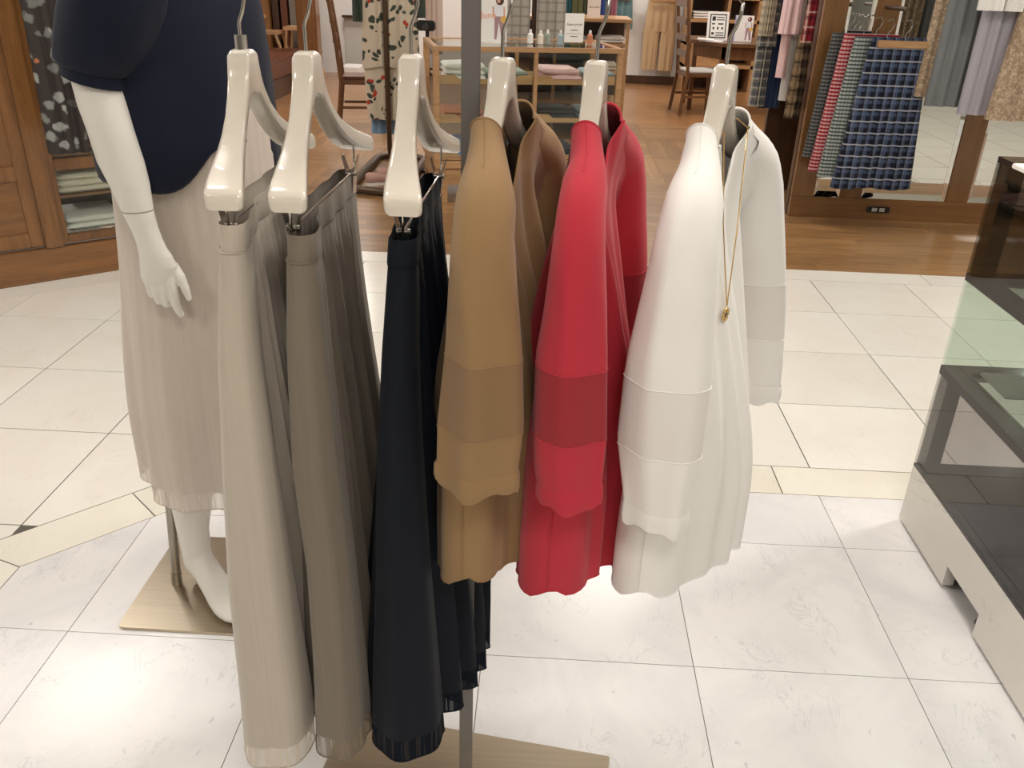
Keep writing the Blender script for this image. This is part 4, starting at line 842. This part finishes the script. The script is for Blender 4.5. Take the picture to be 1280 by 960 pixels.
# things on top of the case
def text(s, size, mat, M4, parent, name='lettering', ext=.0004):
    cu = bpy.data.curves.new(name, 'FONT'); cu.body = s; cu.size = size; cu.extrude = ext; cu.align_x = 'CENTER'; o = bpy.data.objects.new(name, cu); COL.objects.link(o)
    me = bpy.data.meshes.new_from_object(o.evaluated_get(bpy.context.evaluated_depsgraph_get())); bpy.data.objects.remove(o)
    v = [tuple(M4 @ p.co) for p in me.vertices]; f = [tuple(p.vertices) for p in me.polygons]; return mkobj(name, v, f, mat, parent)
STAND = Matrix.Rotation(math.radians(90), 4, 'X')
M['orange'] = plain('orange_ink', rgb(232, 160, 130), .7); M['yellowi'] = plain('pale_yellow_ink', rgb(238, 206, 150), .7); M['violet'] = plain('violet_edge', rgb(160, 160, 214), .7); M['hairink'] = plain('brown_hair_ink', rgb(86, 58, 48), .7); M['skinink'] = plain('skin_ink', rgb(206, 158, 136), .7); M['plumink'] = plain('plum_check_ink', rgb(168, 134, 142), .7); M['yellow'] = plain('straw_bag_ink', rgb(222, 178, 96), .7); M['teeink'] = plain('white_tee_ink', rgb(225, 226, 232), .7)
def poster(label, x, y, z, w, h, full, rz=0.06):
    ps = thing('poster_stand', label, 'poster', (x, y, z), rz); PMx = Matrix.Translation((x, y, z)) @ Matrix.Rotation(rz, 4, 'Z')
    MB().box(-w / 2, w / 2, 0, .012, 0, h, PMx).build('board', M['paper'], ps); MB().box(-w / 2 - .012, -w / 2, 0, .012, 0, h, PMx).build('edge_strip', M['violet'], ps)
    fg = MB
    def flat(pts, nm, mt, d): return MB().add([tuple(PMx @ Vector((px_ * w, -d, pz * h))) for px_, pz in pts] + [tuple(PMx @ Vector((px_ * w, 0, pz * h))) for px_, pz in pts], [tuple(range(len(pts)))] + [(k, len(pts) + k, len(pts) + (k + 1) % len(pts), (k + 1) % len(pts)) for k in range(len(pts))]).build(nm, mt, ps)
    cxp = .22
    oval = lambda cx_, cz, rx, rz_, n=14: [(cx_ + rx * math.cos(2 * math.pi * k / n), cz + rz_ * math.sin(2 * math.pi * k / n)) for k in range(n)]
    k = .72
    flat([(cxp - .17 * k, .06), (cxp - .05, .06), (cxp + .02, .42), (cxp + .12, .06), (cxp + .24, .06), (cxp + .15, .55), (cxp - .12, .55)], 'printed_trousers', M['plumink'], .0006)
    flat([(cxp - .15, .54), (cxp + .16, .54), (cxp + .2, .76), (cxp + .08, .8), (cxp - .08, .8), (cxp - .2, .76)], 'printed_shirt', M['teeink'], .0008)
    flat([(cxp - .2, .74), (cxp - .15, .74), (cxp - .13, .55), (cxp - .18, .55)], 'printed_arm', M['skinink'], .0010); flat([(cxp + .15, .74), (cxp + .2, .74), (cxp + .22, .52), (cxp + .17, .52)], 'printed_arm', M['skinink'], .0010)
    flat(oval(cxp + .04, .86, .13, .09), 'printed_hair', M['hairink'], .0010); flat(oval(cxp, .87, .055, .055), 'printed_face', M['skinink'], .0014)
    flat(oval(cxp + .17, .48, .11, .075), 'printed_bag', M['yellow'], .0014)
    if full:
        text('June', h * .2, M['orange'], PMx @ Matrix.Translation((-.10 * w, -.001, .50 * h)) @ STAND, ps)
        text('WOMEN', h * .17, M['yellowi'], PMx @ Matrix.Translation((-.36 * w, -.001, .5 * h)) @ STAND @ Matrix.Rotation(math.radians(90), 4, 'Z'), ps)
    return ps
tz = WH
q = O + ux * .27 + uy * .30; poster('white season poster with orange lettering and a printed woman on the oak display case', -.425, q[1] + .1, tz + .001, .21, .30, True)
sg = thing('sign_holder', 'white sign with small print in an acrylic holder on the oak display case', 'sign', tuple(O + ux * .97 + uy * .2 + np.array([0, 0, tz])), da); SM = wm(sg)
MB().box(-.065, .065, 0, .006, .02, .2, SM).build('sign_board', M['paper'], sg); MB().box(-.068, .068, -.03, .04, 0, .005, SM).build('holder_base', M['glass'], sg); MB().box(-.068, .068, .007, .010, .005, .2, SM).build('holder_back', M['glass'], sg)
text('New arrival', .022, M['ink'], SM @ Matrix.Translation((0, -.0006, .125)) @ STAND, sg); MB().box(-.025, .025, -.0008, 0, .095, .099, SM).build('print_line', M['ink'], sg); MB().box(-.025, .025, -.0008, 0, .055, .059, SM).build('print_line', M['ink'], sg); MB().box(-.06, .06, -.0008, 0, .073, .076, SM).build('print_line', M['greypaint'], sg)
for k, (dx, c_, lab) in enumerate(((.70, 'wt', 'white'), (.76, 'cr', 'cream'), (.82, 'sg', 'green-tinted'), (.90, 'lb', 'pale blue'), (1.12, 'or', 'amber'))):
    q = O + ux * dx + uy * (.34 - .05 * (k % 2)); bt = thing('cosmetic_bottle', 'small %s bottle standing on the glass top of the oak display case' % lab, 'bottle', (q[0], q[1], tz), 0, 'small bottles on the oak display case')
    pf = [(.0, 0), (.019, 0), (.02, .01), (.02, .055), (.012, .064), (.008, .066)]; MB().loft([[(q[0] + r_ * math.cos(a), q[1] + r_ * math.sin(a), tz + z) for a in np.linspace(0, 2 * math.pi, 14, endpoint=False)] for r_, z in pf[1:]], True, True, True).build('bottle_body', M['f_' + c_], bt, smooth=40)
    MB().tube([(q[0], q[1], tz + .066), (q[0], q[1], tz + .088)], .0085, 12).build('cap', M['paper'], bt, smooth=40)

# ---- rack with patterned dress, loop base
rx, ry = -1.27, 6.95
r2 = thing('garment_rack', 'brown tubular garment rack with rounded loop base carrying the leaf-print dress', 'rack', (rx, ry, 0))
lp = []
for cx_, cy_, a0 in ((-1.14, 7.02, 0), (-1.27, 7.05, 90), (-1.27, 6.08, 180), (-1.14, 6.05, 270)): lp += [(cx_ + .13 * math.cos(math.radians(a0 + k)), cy_ + .13 * math.sin(math.radians(a0 + k)), .03) for k in (0, 20, 45, 70, 90)]
MB().ring_tube(lp, .028, 10).build('loop_base', M['bronze'], r2, smooth=60)
MB().tube([(rx + .0, 7.17, .03), (rx, 6.98, .06), (rx, 6.93, .12), (rx, 6.93, 1.75)], .02, 12).build('post', M['bronze'], r2, smooth=50)
MB().tube([(rx - .35, 6.98, 1.75), (rx + .35, 6.98, 1.75)], .016, 12).build('rail', M['bronze'], r2, smooth=50)
t = NT('leaf_print_cotton'); co = t.coord(); st_ = t.n('ShaderNodeVectorMath', {0: co, 1: (1, .3, 1)}, operation='MULTIPLY').outputs[0]
dist = t.n('ShaderNodeTexNoise', {'Vector': st_, 'Scale': 9.0, 'Detail': 2.0}).outputs['Color']; cv = t.n('ShaderNodeVectorMath', {0: st_, 1: t.n('ShaderNodeVectorMath', {0: dist, 1: (.10, .02, .10)}, operation='MULTIPLY').outputs[0]}, operation='ADD').outputs[0]
vo = t.n('ShaderNodeTexVoronoi', {'Vector': cv, 'Scale': 21.0, 'Randomness': 1.0}); m1 = t.ramp(vo.outputs['Distance'], [(.40, 1), (.47, 0)]); sel = t.ramp(t.n('ShaderNodeSeparateColor', {0: vo.outputs['Color']}).outputs[0], [(.25, 0), (.28, 1)]); red = t.ramp(t.n('ShaderNodeSeparateColor', {0: vo.outputs['Color']}).outputs[1], [(.88, 0), (.9, 1)])
leaf = t.mix(red, rgb(62, 70, 60), rgb(176, 62, 40)); t.set(col=t.mix(t.math('MULTIPLY', m1, sel), rgb(206, 194, 172), leaf), rough=.85); M['leaf'] = t.m
M['greenf'] = fabric('dark_green_cotton', rgb(62, 72, 62)); M['skyblue'] = fabric('sky_blue_cotton', rgb(128, 160, 192)); M['blush'] = fabric('blush_cotton', rgb(226, 206, 194))
dr = thing('dress', 'cream leaf-print dress with dark green sleeves on the brown rack', 'dress', (-1.25, 6.99, .36))
hung('', '', '', M['leaf'], -1.25, 7.0, 0, .74, 1.65, .2, .225, .04, .06, 4, .014, 31, parent=dr, pname='tunic', hemA=.01)
hung('', '', '', M['leaf'], -1.275, 7.0, 0, .35, .78, .19, .175, .04, .05, 3, .012, 32, parent=dr, pname='skirt_part')
hung('', '', '', M['greenf'], -1.475, 7.0, 0, 1.06, 1.6, .05, .06, .03, .04, 2, .008, 33, parent=dr, pname='sleeve'); hung('', '', '', M['greenf'], -1.025, 7.0, 0, 1.10, 1.6, .05, .05, .03, .04, 2, .008, 34, parent=dr, pname='sleeve')
hung('skirt', 'sky blue skirt hem showing below the leaf-print dress', 'skirt', M['skyblue'], -1.335, 7.07, 0, .225, .9, .08, .105, .02, .03, 2, .01, 35)
hung('blouse', 'blush pink blouse hanging behind the black camera stand', 'blouse', M['blush'], -.95, 7.3, 0, .82, 1.6, .07, .07, .03, .03, 2, .008, 36)
M['floral'] = None
t = NT('dark_floral_chiffon'); co = t.coord(); dist = t.n('ShaderNodeTexNoise', {'Vector': co, 'Scale': 16.0, 'Detail': 3.0}).outputs['Color']; cv = t.n('ShaderNodeVectorMath', {0: co, 1: t.n('ShaderNodeVectorMath', {0: dist, 1: (.07, .07, .07)}, operation='MULTIPLY').outputs[0]}, operation='ADD').outputs[0]
vo = t.n('ShaderNodeTexVoronoi', {'Vector': cv, 'Scale': 15.0}); m1 = t.ramp(vo.outputs['Distance'], [(.3, 1), (.42, 0)]); cs = t.n('ShaderNodeSeparateColor', {0: vo.outputs['Color']}).outputs; c2 = t.mix(t.ramp(cs[1], [(.86, 0), (.88, 1)]), rgb(150, 152, 148), rgb(204, 128, 84)); c2 = t.mix(t.ramp(cs[2], [(.4, 0), (.8, .7)]), c2, rgb(88, 90, 86))
t.set(col=t.mix(t.math('MULTIPLY', m1, t.ramp(cs[0], [(.12, 0), (.2, 1)])), rgb(50, 42, 40), c2), rough=.8); M['floral'] = t.m
q0 = aty(93, 190, 3.78)
fd_ = hung('dress', 'dark floral print dress hanging before the glazed cabinet', 'dress', M['floral'], q0[0] + .0, 3.80, 38, q0[2], 1.62, .10, .115, .025, .04, 2.5, .012, 41, shear=.0)
# camera-like stand
cs_ = thing('camera_stand', 'slim black stand with a small black camera on top left of the oak case', 'stand', (-.93, 6.75, 0))
MB().tube([(-.93, 6.75, 0.015), (-.93, 6.75, 1.03)], .014, 10).build('pole', M['black'], cs_, smooth=50); MB().prism([(-.93 + .06 * math.cos(k), 6.75 + .06 * math.sin(k)) for k in np.linspace(0, 6.283, 20, endpoint=False)], 0, .015).build('foot', M['black'], cs_)
MB().box(-1.0, -.87, 6.7, 6.78, 1.03, 1.10).build('camera_body', M['black'], cs_, bevel=.01); MB().tube([(-.93, 6.7, 1.065), (-.93, 6.65, 1.06)], .025, 14).build('lens', M['blackgloss'], cs_, smooth=40)
# shoes in the loop
def shoe(label, x, y, rz):
    s_ = thing('shoe', label, 'shoe', (x, y, 0), rz, 'shoes inside the loop base'); SMx = wm(s_)
    st2 = [(-.12, .022, .075), (-.10, .034, .085), (-.05, .037, .082), (0, .036, .065), (.05, .042, .052), (.09, .042, .042), (.12, .03, .03), (.13, .012, .02)]
    MB().loft([[SMx @ Vector((a, w * math.cos(q), .012 + max(0, h * (.5 + .5 * math.sin(q))) * .95)) for q in np.linspace(0, 2 * math.pi, 16, endpoint=False)] for a, w, h in st2], True, True, True).build('upper', M['shoe'], s_, smooth=60)
    MB().loft([[SMx @ Vector((a, w * 1.06 * c, z)) for z, c in ((0, -1), (0, 1), (.018, 1), (.018, -1))] for a, w, h in st2], True, True, True).build('sole', M['f_wt'], s_, smooth=30)
M['shoe'] = plain('blush_leather', rgb(196, 156, 144), .45)
q = atz(468, 231); shoe('blush pink shoe inside the loop base, the nearer one', q[0] + .05, q[1] + .03, .5); shoe('blush pink shoe inside the loop base, the farther one', q[0] + .1, q[1] + .2, .45)

# ---- second case, hanging clothes and shelf behind
s2 = thing('display_case', 'light oak display case farther back with folded white clothes', 'display case', (-.45, 8.6, 0))
for x in (-.45, .0, .66): MB().box(x, x + .03, 8.5, 8.53, .0, 1.04).build('post', M['lightwood'], s2)
for x in (-.45, .66): MB().box(x, x + .03, 9.05, 9.08, .0, 1.04).build('post', M['lightwood'], s2)
MB().box(-.47, .71, 8.48, 9.1, 1.03, 1.06).build('top_frame', M['lightwood'], s2, bevel=.004)
for z in (.3, .58, .82): MB().box(-.44, .68, 8.51, 9.06, z, z + .03).build('shelf', M['lightwood'], s2)
MB().box(-.44, .68, 9.04, 9.06, 0, 1.03).build('back_panel', M['darkwood'], s2)
for k, (x, c_, lab) in enumerate(((-.40, 'gy', 'grey folded garment at the left of the farther oak case'), (.05, 'lb', 'pale blue folded garment in the middle of the farther oak case'), (.40, 'wt', 'white folded garment at the right of the farther oak case'))): folded('folded_garment', lab, M['f_' + c_], (x, 8.54, 0), (1, 0, 0), (0, 1, 0), .26, .3, .851, 2, .025, 'pile: ' + lab)
folded('folded_garment', 'cream folded garment on the middle shelf of the farther oak case', M['f_cr'], (.3, 8.54, 0), (1, 0, 0), (0, 1, 0), .3, .3, .611, 2, .03, 'cream pile on the farther oak case')
gs = 'grey check garments behind the oak display case'
M['pl_lg'] = plaid('light_grey_check', rgb(188, 184, 176), [(rgb(140, 136, 130), .5, .12, .6, 'hv')], .07, .07)
hung('jacket', 'light grey check jacket left of the dark post behind the oak case', 'jacket', M['pl_lg'], -.31, 7.6, 0, .93, 1.8, .11, .11, .03, .04, 2, .01, 42, gs); hung('jacket', 'light grey check long coat right of the dark post behind the oak case', 'jacket', M['pl_lg'], -.03, 7.6, 0, .9, 1.8, .11, .12, .03, .04, 2.5, .012, 43, gs)
tag(MB().box(-.19, -.15, 7.66, 7.7, 0, 2.2).build('rack_post', M['darkwood']), 'dark brown post between the two grey check coats', 'post')
gb = 'coloured clothes on the rail before the back wall'
for k, (x, c_, lab, w_) in enumerate(((.02, (150, 40, 52), 'dark red garment', .05), (.12, (38, 76, 80), 'dark teal garment', .05), (.23, (92, 92, 60), 'olive print garment', .06), (.34, (62, 66, 46), 'dark olive garment', .05), (.46, (52, 70, 128), 'royal blue garment', .055), (.58, (150, 92, 102), 'dusty pink garment', .05))):
    hung('garment', lab + ' on the rail before the back wall', 'garment', fabric('cotton_bg%d' % k, rgb(*c_)), x, 9.6, 0, .62, 1.7, w_, w_, .02, .03, 1.5, .008, 60 + k, gb)
tag(MB().tube([(-.1, 9.6, 1.75), (.66, 9.6, 1.75)], .014, 10).build('hanging_rail', M['chrome'], smooth=50), 'chrome rail holding the coloured garments before the back wall', 'rail')
sg2 = thing('sign_holder', 'small white sign on the farther oak display case', 'sign', (.36, 8.7, 1.06)); SM = wm(sg2); MB().box(-.06, .06, 0, .006, 0, .15, SM).build('sign_board', M['paper'], sg2); text('New arrival', .02, M['ink'], SM @ Matrix.Translation((0, -.0006, .08)) @ STAND, sg2)
# ---- back wall garments
M['teal'] = fabric('dusty_teal', rgb(96, 124, 128)); M['khaki'] = fabric('khaki_cotton', rgb(190, 162, 126))
k = hung('skirt', 'dusty teal skirt on a wooden hanger on the white back wall', 'skirt', M['teal'], .84, 12.78, 0, .72, 1.14, .2, .235, .03, .05, 4, .02, 71); wire_hanger(k, .84, 12.73, 1.1, .17)
k = thing('trousers', 'khaki wide trousers on a wooden hanger on the white back wall', 'trousers', (1.45, 12.75, .22)); 
hung('', '', '', M['khaki'], 1.45, 12.78, 0, .70, 1.12, .185, .215, .03, .05, 3, .008, 72, parent=k, pname='waist'); hung('', '', '', M['khaki'], 1.34, 12.77, 0, .21, .74, .11, .105, .04, .045, 1.5, .006, 73, parent=k, pname='trouser_leg'); hung('', '', '', M['khaki'], 1.565, 12.77, 0, .2, .74, .105, .105, .04, .045, 1.5, .006, 74, parent=k, pname='trouser_leg'); wire_hanger(k, 1.45, 12.7, 1.1, .17)
# ---- desk, chair, frame, books, shelf
dk = thing('desk', 'dark brown wooden desk with slanted corner beside the brown chair', 'desk', (2.1, 10.5, 0))
MB().prism([(1.56, 10.55), (1.82, 10.1), (2.7, 10.1), (2.7, 11.2), (1.56, 11.2)], .73, .77).build('desk_top', M['chairwood'], dk, bevel=.004)
MB().prism([(1.60, 10.58), (1.85, 10.14), (2.66, 10.14), (2.66, 10.18), (1.87, 10.18), (1.63, 10.6)], .60, .73).build('apron', M['chairwood'], dk)
for x, y in ((1.84, 10.14), (2.6, 10.14), (1.6, 11.1), (2.6, 11.1), (1.60, 10.56)): MB().box(x, x + .05, y, y + .05, 0, .73).build('leg', M['chairwood'], dk)
def chair(label, x, y, rz, mt, seatm):
    c = thing('chair', label, 'chair', (x, y, 0), rz); CM = wm(c)
    MB().box(-.2, .2, -.2, .2, .42, .46, CM).build('seat', mt, c, bevel=.006); MB().box(-.18, .18, -.18, .18, .46, .49, CM).build('seat_pad', seatm, c, bevel=.01)
    for sx in (-1, 1):
        MB().tube([CM @ Vector(p) for p in ((sx * .185, .24, .018), (sx * .185, .19, .44), (sx * .185, .22, .8), (sx * .185, .27, 1.2))], .02, 8).build('leg', mt, c, smooth=40); MB().tube([CM @ Vector(p) for p in ((sx * .185, -.2, .018), (sx * .185, -.18, .43))], .02, 8).build('leg', mt, c, smooth=40)
        MB().box(sx * .185 - .01, sx * .185 + .01, -.18, .19, .2, .225, CM).build('stretcher', mt, c)
    for z in (.62, .78, .95): MB().box(-.17, .17, .2 + (z - .6) * .12, .225 + (z - .6) * .12, z, z + .07, CM).build('back_slat', mt, c, bevel=.004)
    MB().box(-.2, .2, .255, .285, 1.12, 1.2, CM).build('top_rail', mt, c, bevel=.008)
    return c
chair('brown wooden chair with pale seat pad drawn up to the dark desk', 1.64, 10.22, math.radians(100), M['chairwood'], M['f_ln'])
chair('light brown wooden chair half hidden behind the leaf-print dress', -1.82, 8.6, math.radians(100), M['chairwood'], M['leather'])
nf = thing('notice_frame', 'white notice board with dark green border standing on the desk', 'sign', (1.84, 10.5, .771), .1); NM = wm(nf) @ Matrix.Rotation(math.radians(-8), 4, 'X')
MB().box(-.12, .12, 0, .012, 0, .3, NM).build('frame', M['paper'], nf, bevel=.002); MB().box(-.095, .095, -.002, 0, .025, .275, NM).build('border', M['greenf'], nf); MB().box(-.082, .082, -.0035, -.002, .038, .262, NM).build('sheet', M['paper'], nf)
for k, (a, b_, c_, d_) in enumerate(((-.07, -.03, .205, .25), (-.02, .07, .235, .245), (-.02, .07, .21, .22), (-.07, -.035, .165, .18), (.0, .06, .165, .18), (-.06, -.04, .115, .14), (-.01, .01, .115, .14), (.04, .06, .115, .14), (-.07, -.04, .06, .085), (-.02, .07, .075, .085), (-.02, .07, .05, .06))): MB().box(a, b_, -.0042, -.0035, c_, d_, NM).build('print_block', M['ink'], nf)
poster('small pink-white season poster standing on the desk', 2.12, 10.45, .771, .19, .27, False, -.1)
bk = thing('magazine', 'open white magazine lying on the desk corner', 'magazine', (1.75, 10.35, .771)); MB().box(-.15, .1, -.08, .1, 0, .008, Matrix.Translation((1.78, 10.33, .771)) @ Matrix.Rotation(-.3, 4, 'Z')).build('pages', M['paper'], bk); MB().box(-.16, .02, -.07, .1, .008, .02, Matrix.Translation((1.76, 10.33, .771)) @ Matrix.Rotation(-.15, 4, 'Z') @ Matrix.Rotation(.06, 4, 'Y')).build('cover', M['paper'], bk)
sh = thing('shelf_unit', 'oak shelf unit with dark compartments behind the desk', 'shelf', (2.3, 12.3, 0))
MB().box(1.75, 3.2, 12.78, 12.82, 0, 1.9).build('back_panel', M['darkwood'], sh)
for z in (.30, .58, .86, 1.14): MB().box(1.75, 3.2, 12.3, 12.8, z, z + .04).build('shelf', M['lightwood'], sh)
for x in (1.75, 2.25, 2.65, 3.16): MB().box(x, x + .04, 12.3, 12.8, 0, 1.9).build('upright', M['lightwood'], sh)
MB().box(1.79, 2.25, 12.32, 12.36, .34, .58).build('drawer_front', M['lightwood'], sh)
folded('folded_garment', 'white folded garment on the shelf behind the desk', M['f_wt'], (1.82, 12.34, 0), (1, 0, 0), (0, 1, 0), .38, .35, .901, 3, .03, 'white pile on the shelf behind the desk'); folded('folded_garment', 'cream folded garment on the lower shelf behind the desk', M['f_cr'], (1.82, 12.34, 0), (1, 0, 0), (0, 1, 0), .38, .35, .621, 1, .04)
# ---- left background: brown bench, stools, cabinet, pillar
bn = thing('bench', 'brown upholstered bench with high end behind the navy mannequin', 'bench', (-3.6, 10.5, 0))
MB().box(-4.4, -3.15, 9.6, 11.65, .0, .22).build('base', M['darkwood'], bn, bevel=.01); MB().box(-4.42, -3.12, 9.58, 11.67, .22, .42).build('seat', M['leather'], bn, bevel=.02); MB().box(-4.42, -3.62, 9.4, 9.56, .0, 1.05).build('end_panel', M['leather'], bn, bevel=.02)
tag(MB().box(-3.18, -2.93, 11.3, 11.5, 0, 3).build('trim_2', M['wood'], bevel=.01), kind='structure')
wc = thing('wall_cabinet', 'brown wooden wall cabinet with dark openings behind the step stools', 'cabinet', (-4.2, 12.6, 0))
MB().box(-4.9, -3.3, 12.75, 12.85, 0, 2.2).build('back_panel', M['darkwood'], wc); MB().box(-4.9, -3.95, 12.45, 12.5, 0, .72).build('door', M['lightwood'], wc, bevel=.005); MB().box(-4.9, -3.9, 12.4, 12.75, .72, .77).build('counter', M['lightwood'], wc, bevel=.005)
for x in (-4.9, -4.0, -3.4): MB().box(x, x + .14, 12.42, 12.75, 0, 2.2).build('upright', M['wood'], wc)
gbk = 'dark boards in the wall cabinet'
for k, (x, mt) in enumerate(((-3.84, 'darkwood'), (-3.72, 'leather'), (-3.60, 'steel'), (-3.50, 'leather'))): tag(MB().box(x, x + .09, 12.5, 12.7, .0, 1.05 + .1 * (k % 2)).build('folding_board', M[mt], bevel=.004), ['dark brown board leaning leftmost in the wall cabinet', 'brown leather-covered board second from left in the wall cabinet', 'shiny metal board leaning in the wall cabinet', 'brown leather-covered board rightmost in the wall cabinet'][k], 'board', gbk)
def stool(label, x, y, s):
    k = thing('step_stool', label, 'step stool', (x, y, 0), 0, 'light wooden step stools')
    MB().box(x - .17, x + .13, y - .16, y + .16, .56 * s, .6 * s).build('top_step', M['lightwood'], k, bevel=.004); MB().box(x - .12, x + .3, y - .18, y + .0, .30 * s, .335 * s).build('lower_step', M['lightwood'], k, bevel=.004)
    for dy in (-.15, .13):
        MB().tube([(x + .28, y + dy, .014), (x + .1, y + dy, .56 * s)], .018, 6).build('leg', M['lightwood'], k); MB().tube([(x - .2, y + dy, .014), (x - .13, y + dy, .56 * s)], .018, 6).build('leg', M['lightwood'], k)
stool('light wooden step stool standing nearer, beside the brown bench', -3.72, 12.0, 1.0); stool('light wooden step stool partly behind the other one', -3.40, 12.19, 1.08)
tag(MB().box(-2.95, -2.35, 12.78, 12.86, .74, .77).build('wall_ledge', M['darkwood']), 'thin dark ledge on the white wall behind the leaf-print dress', 'ledge')
wl = tag(MB().box(-2.94, -2.3, 12.86, 12.88, .12, .74).build('wall_panel', M['greypaint']), kind='structure')
tag(MB().box(-2.88, -2.62, 12.2, 12.6, .0, .16).build('white_box', M['paper'], bevel=.01), 'low white box on the floor beside the wooden pillar', 'box')
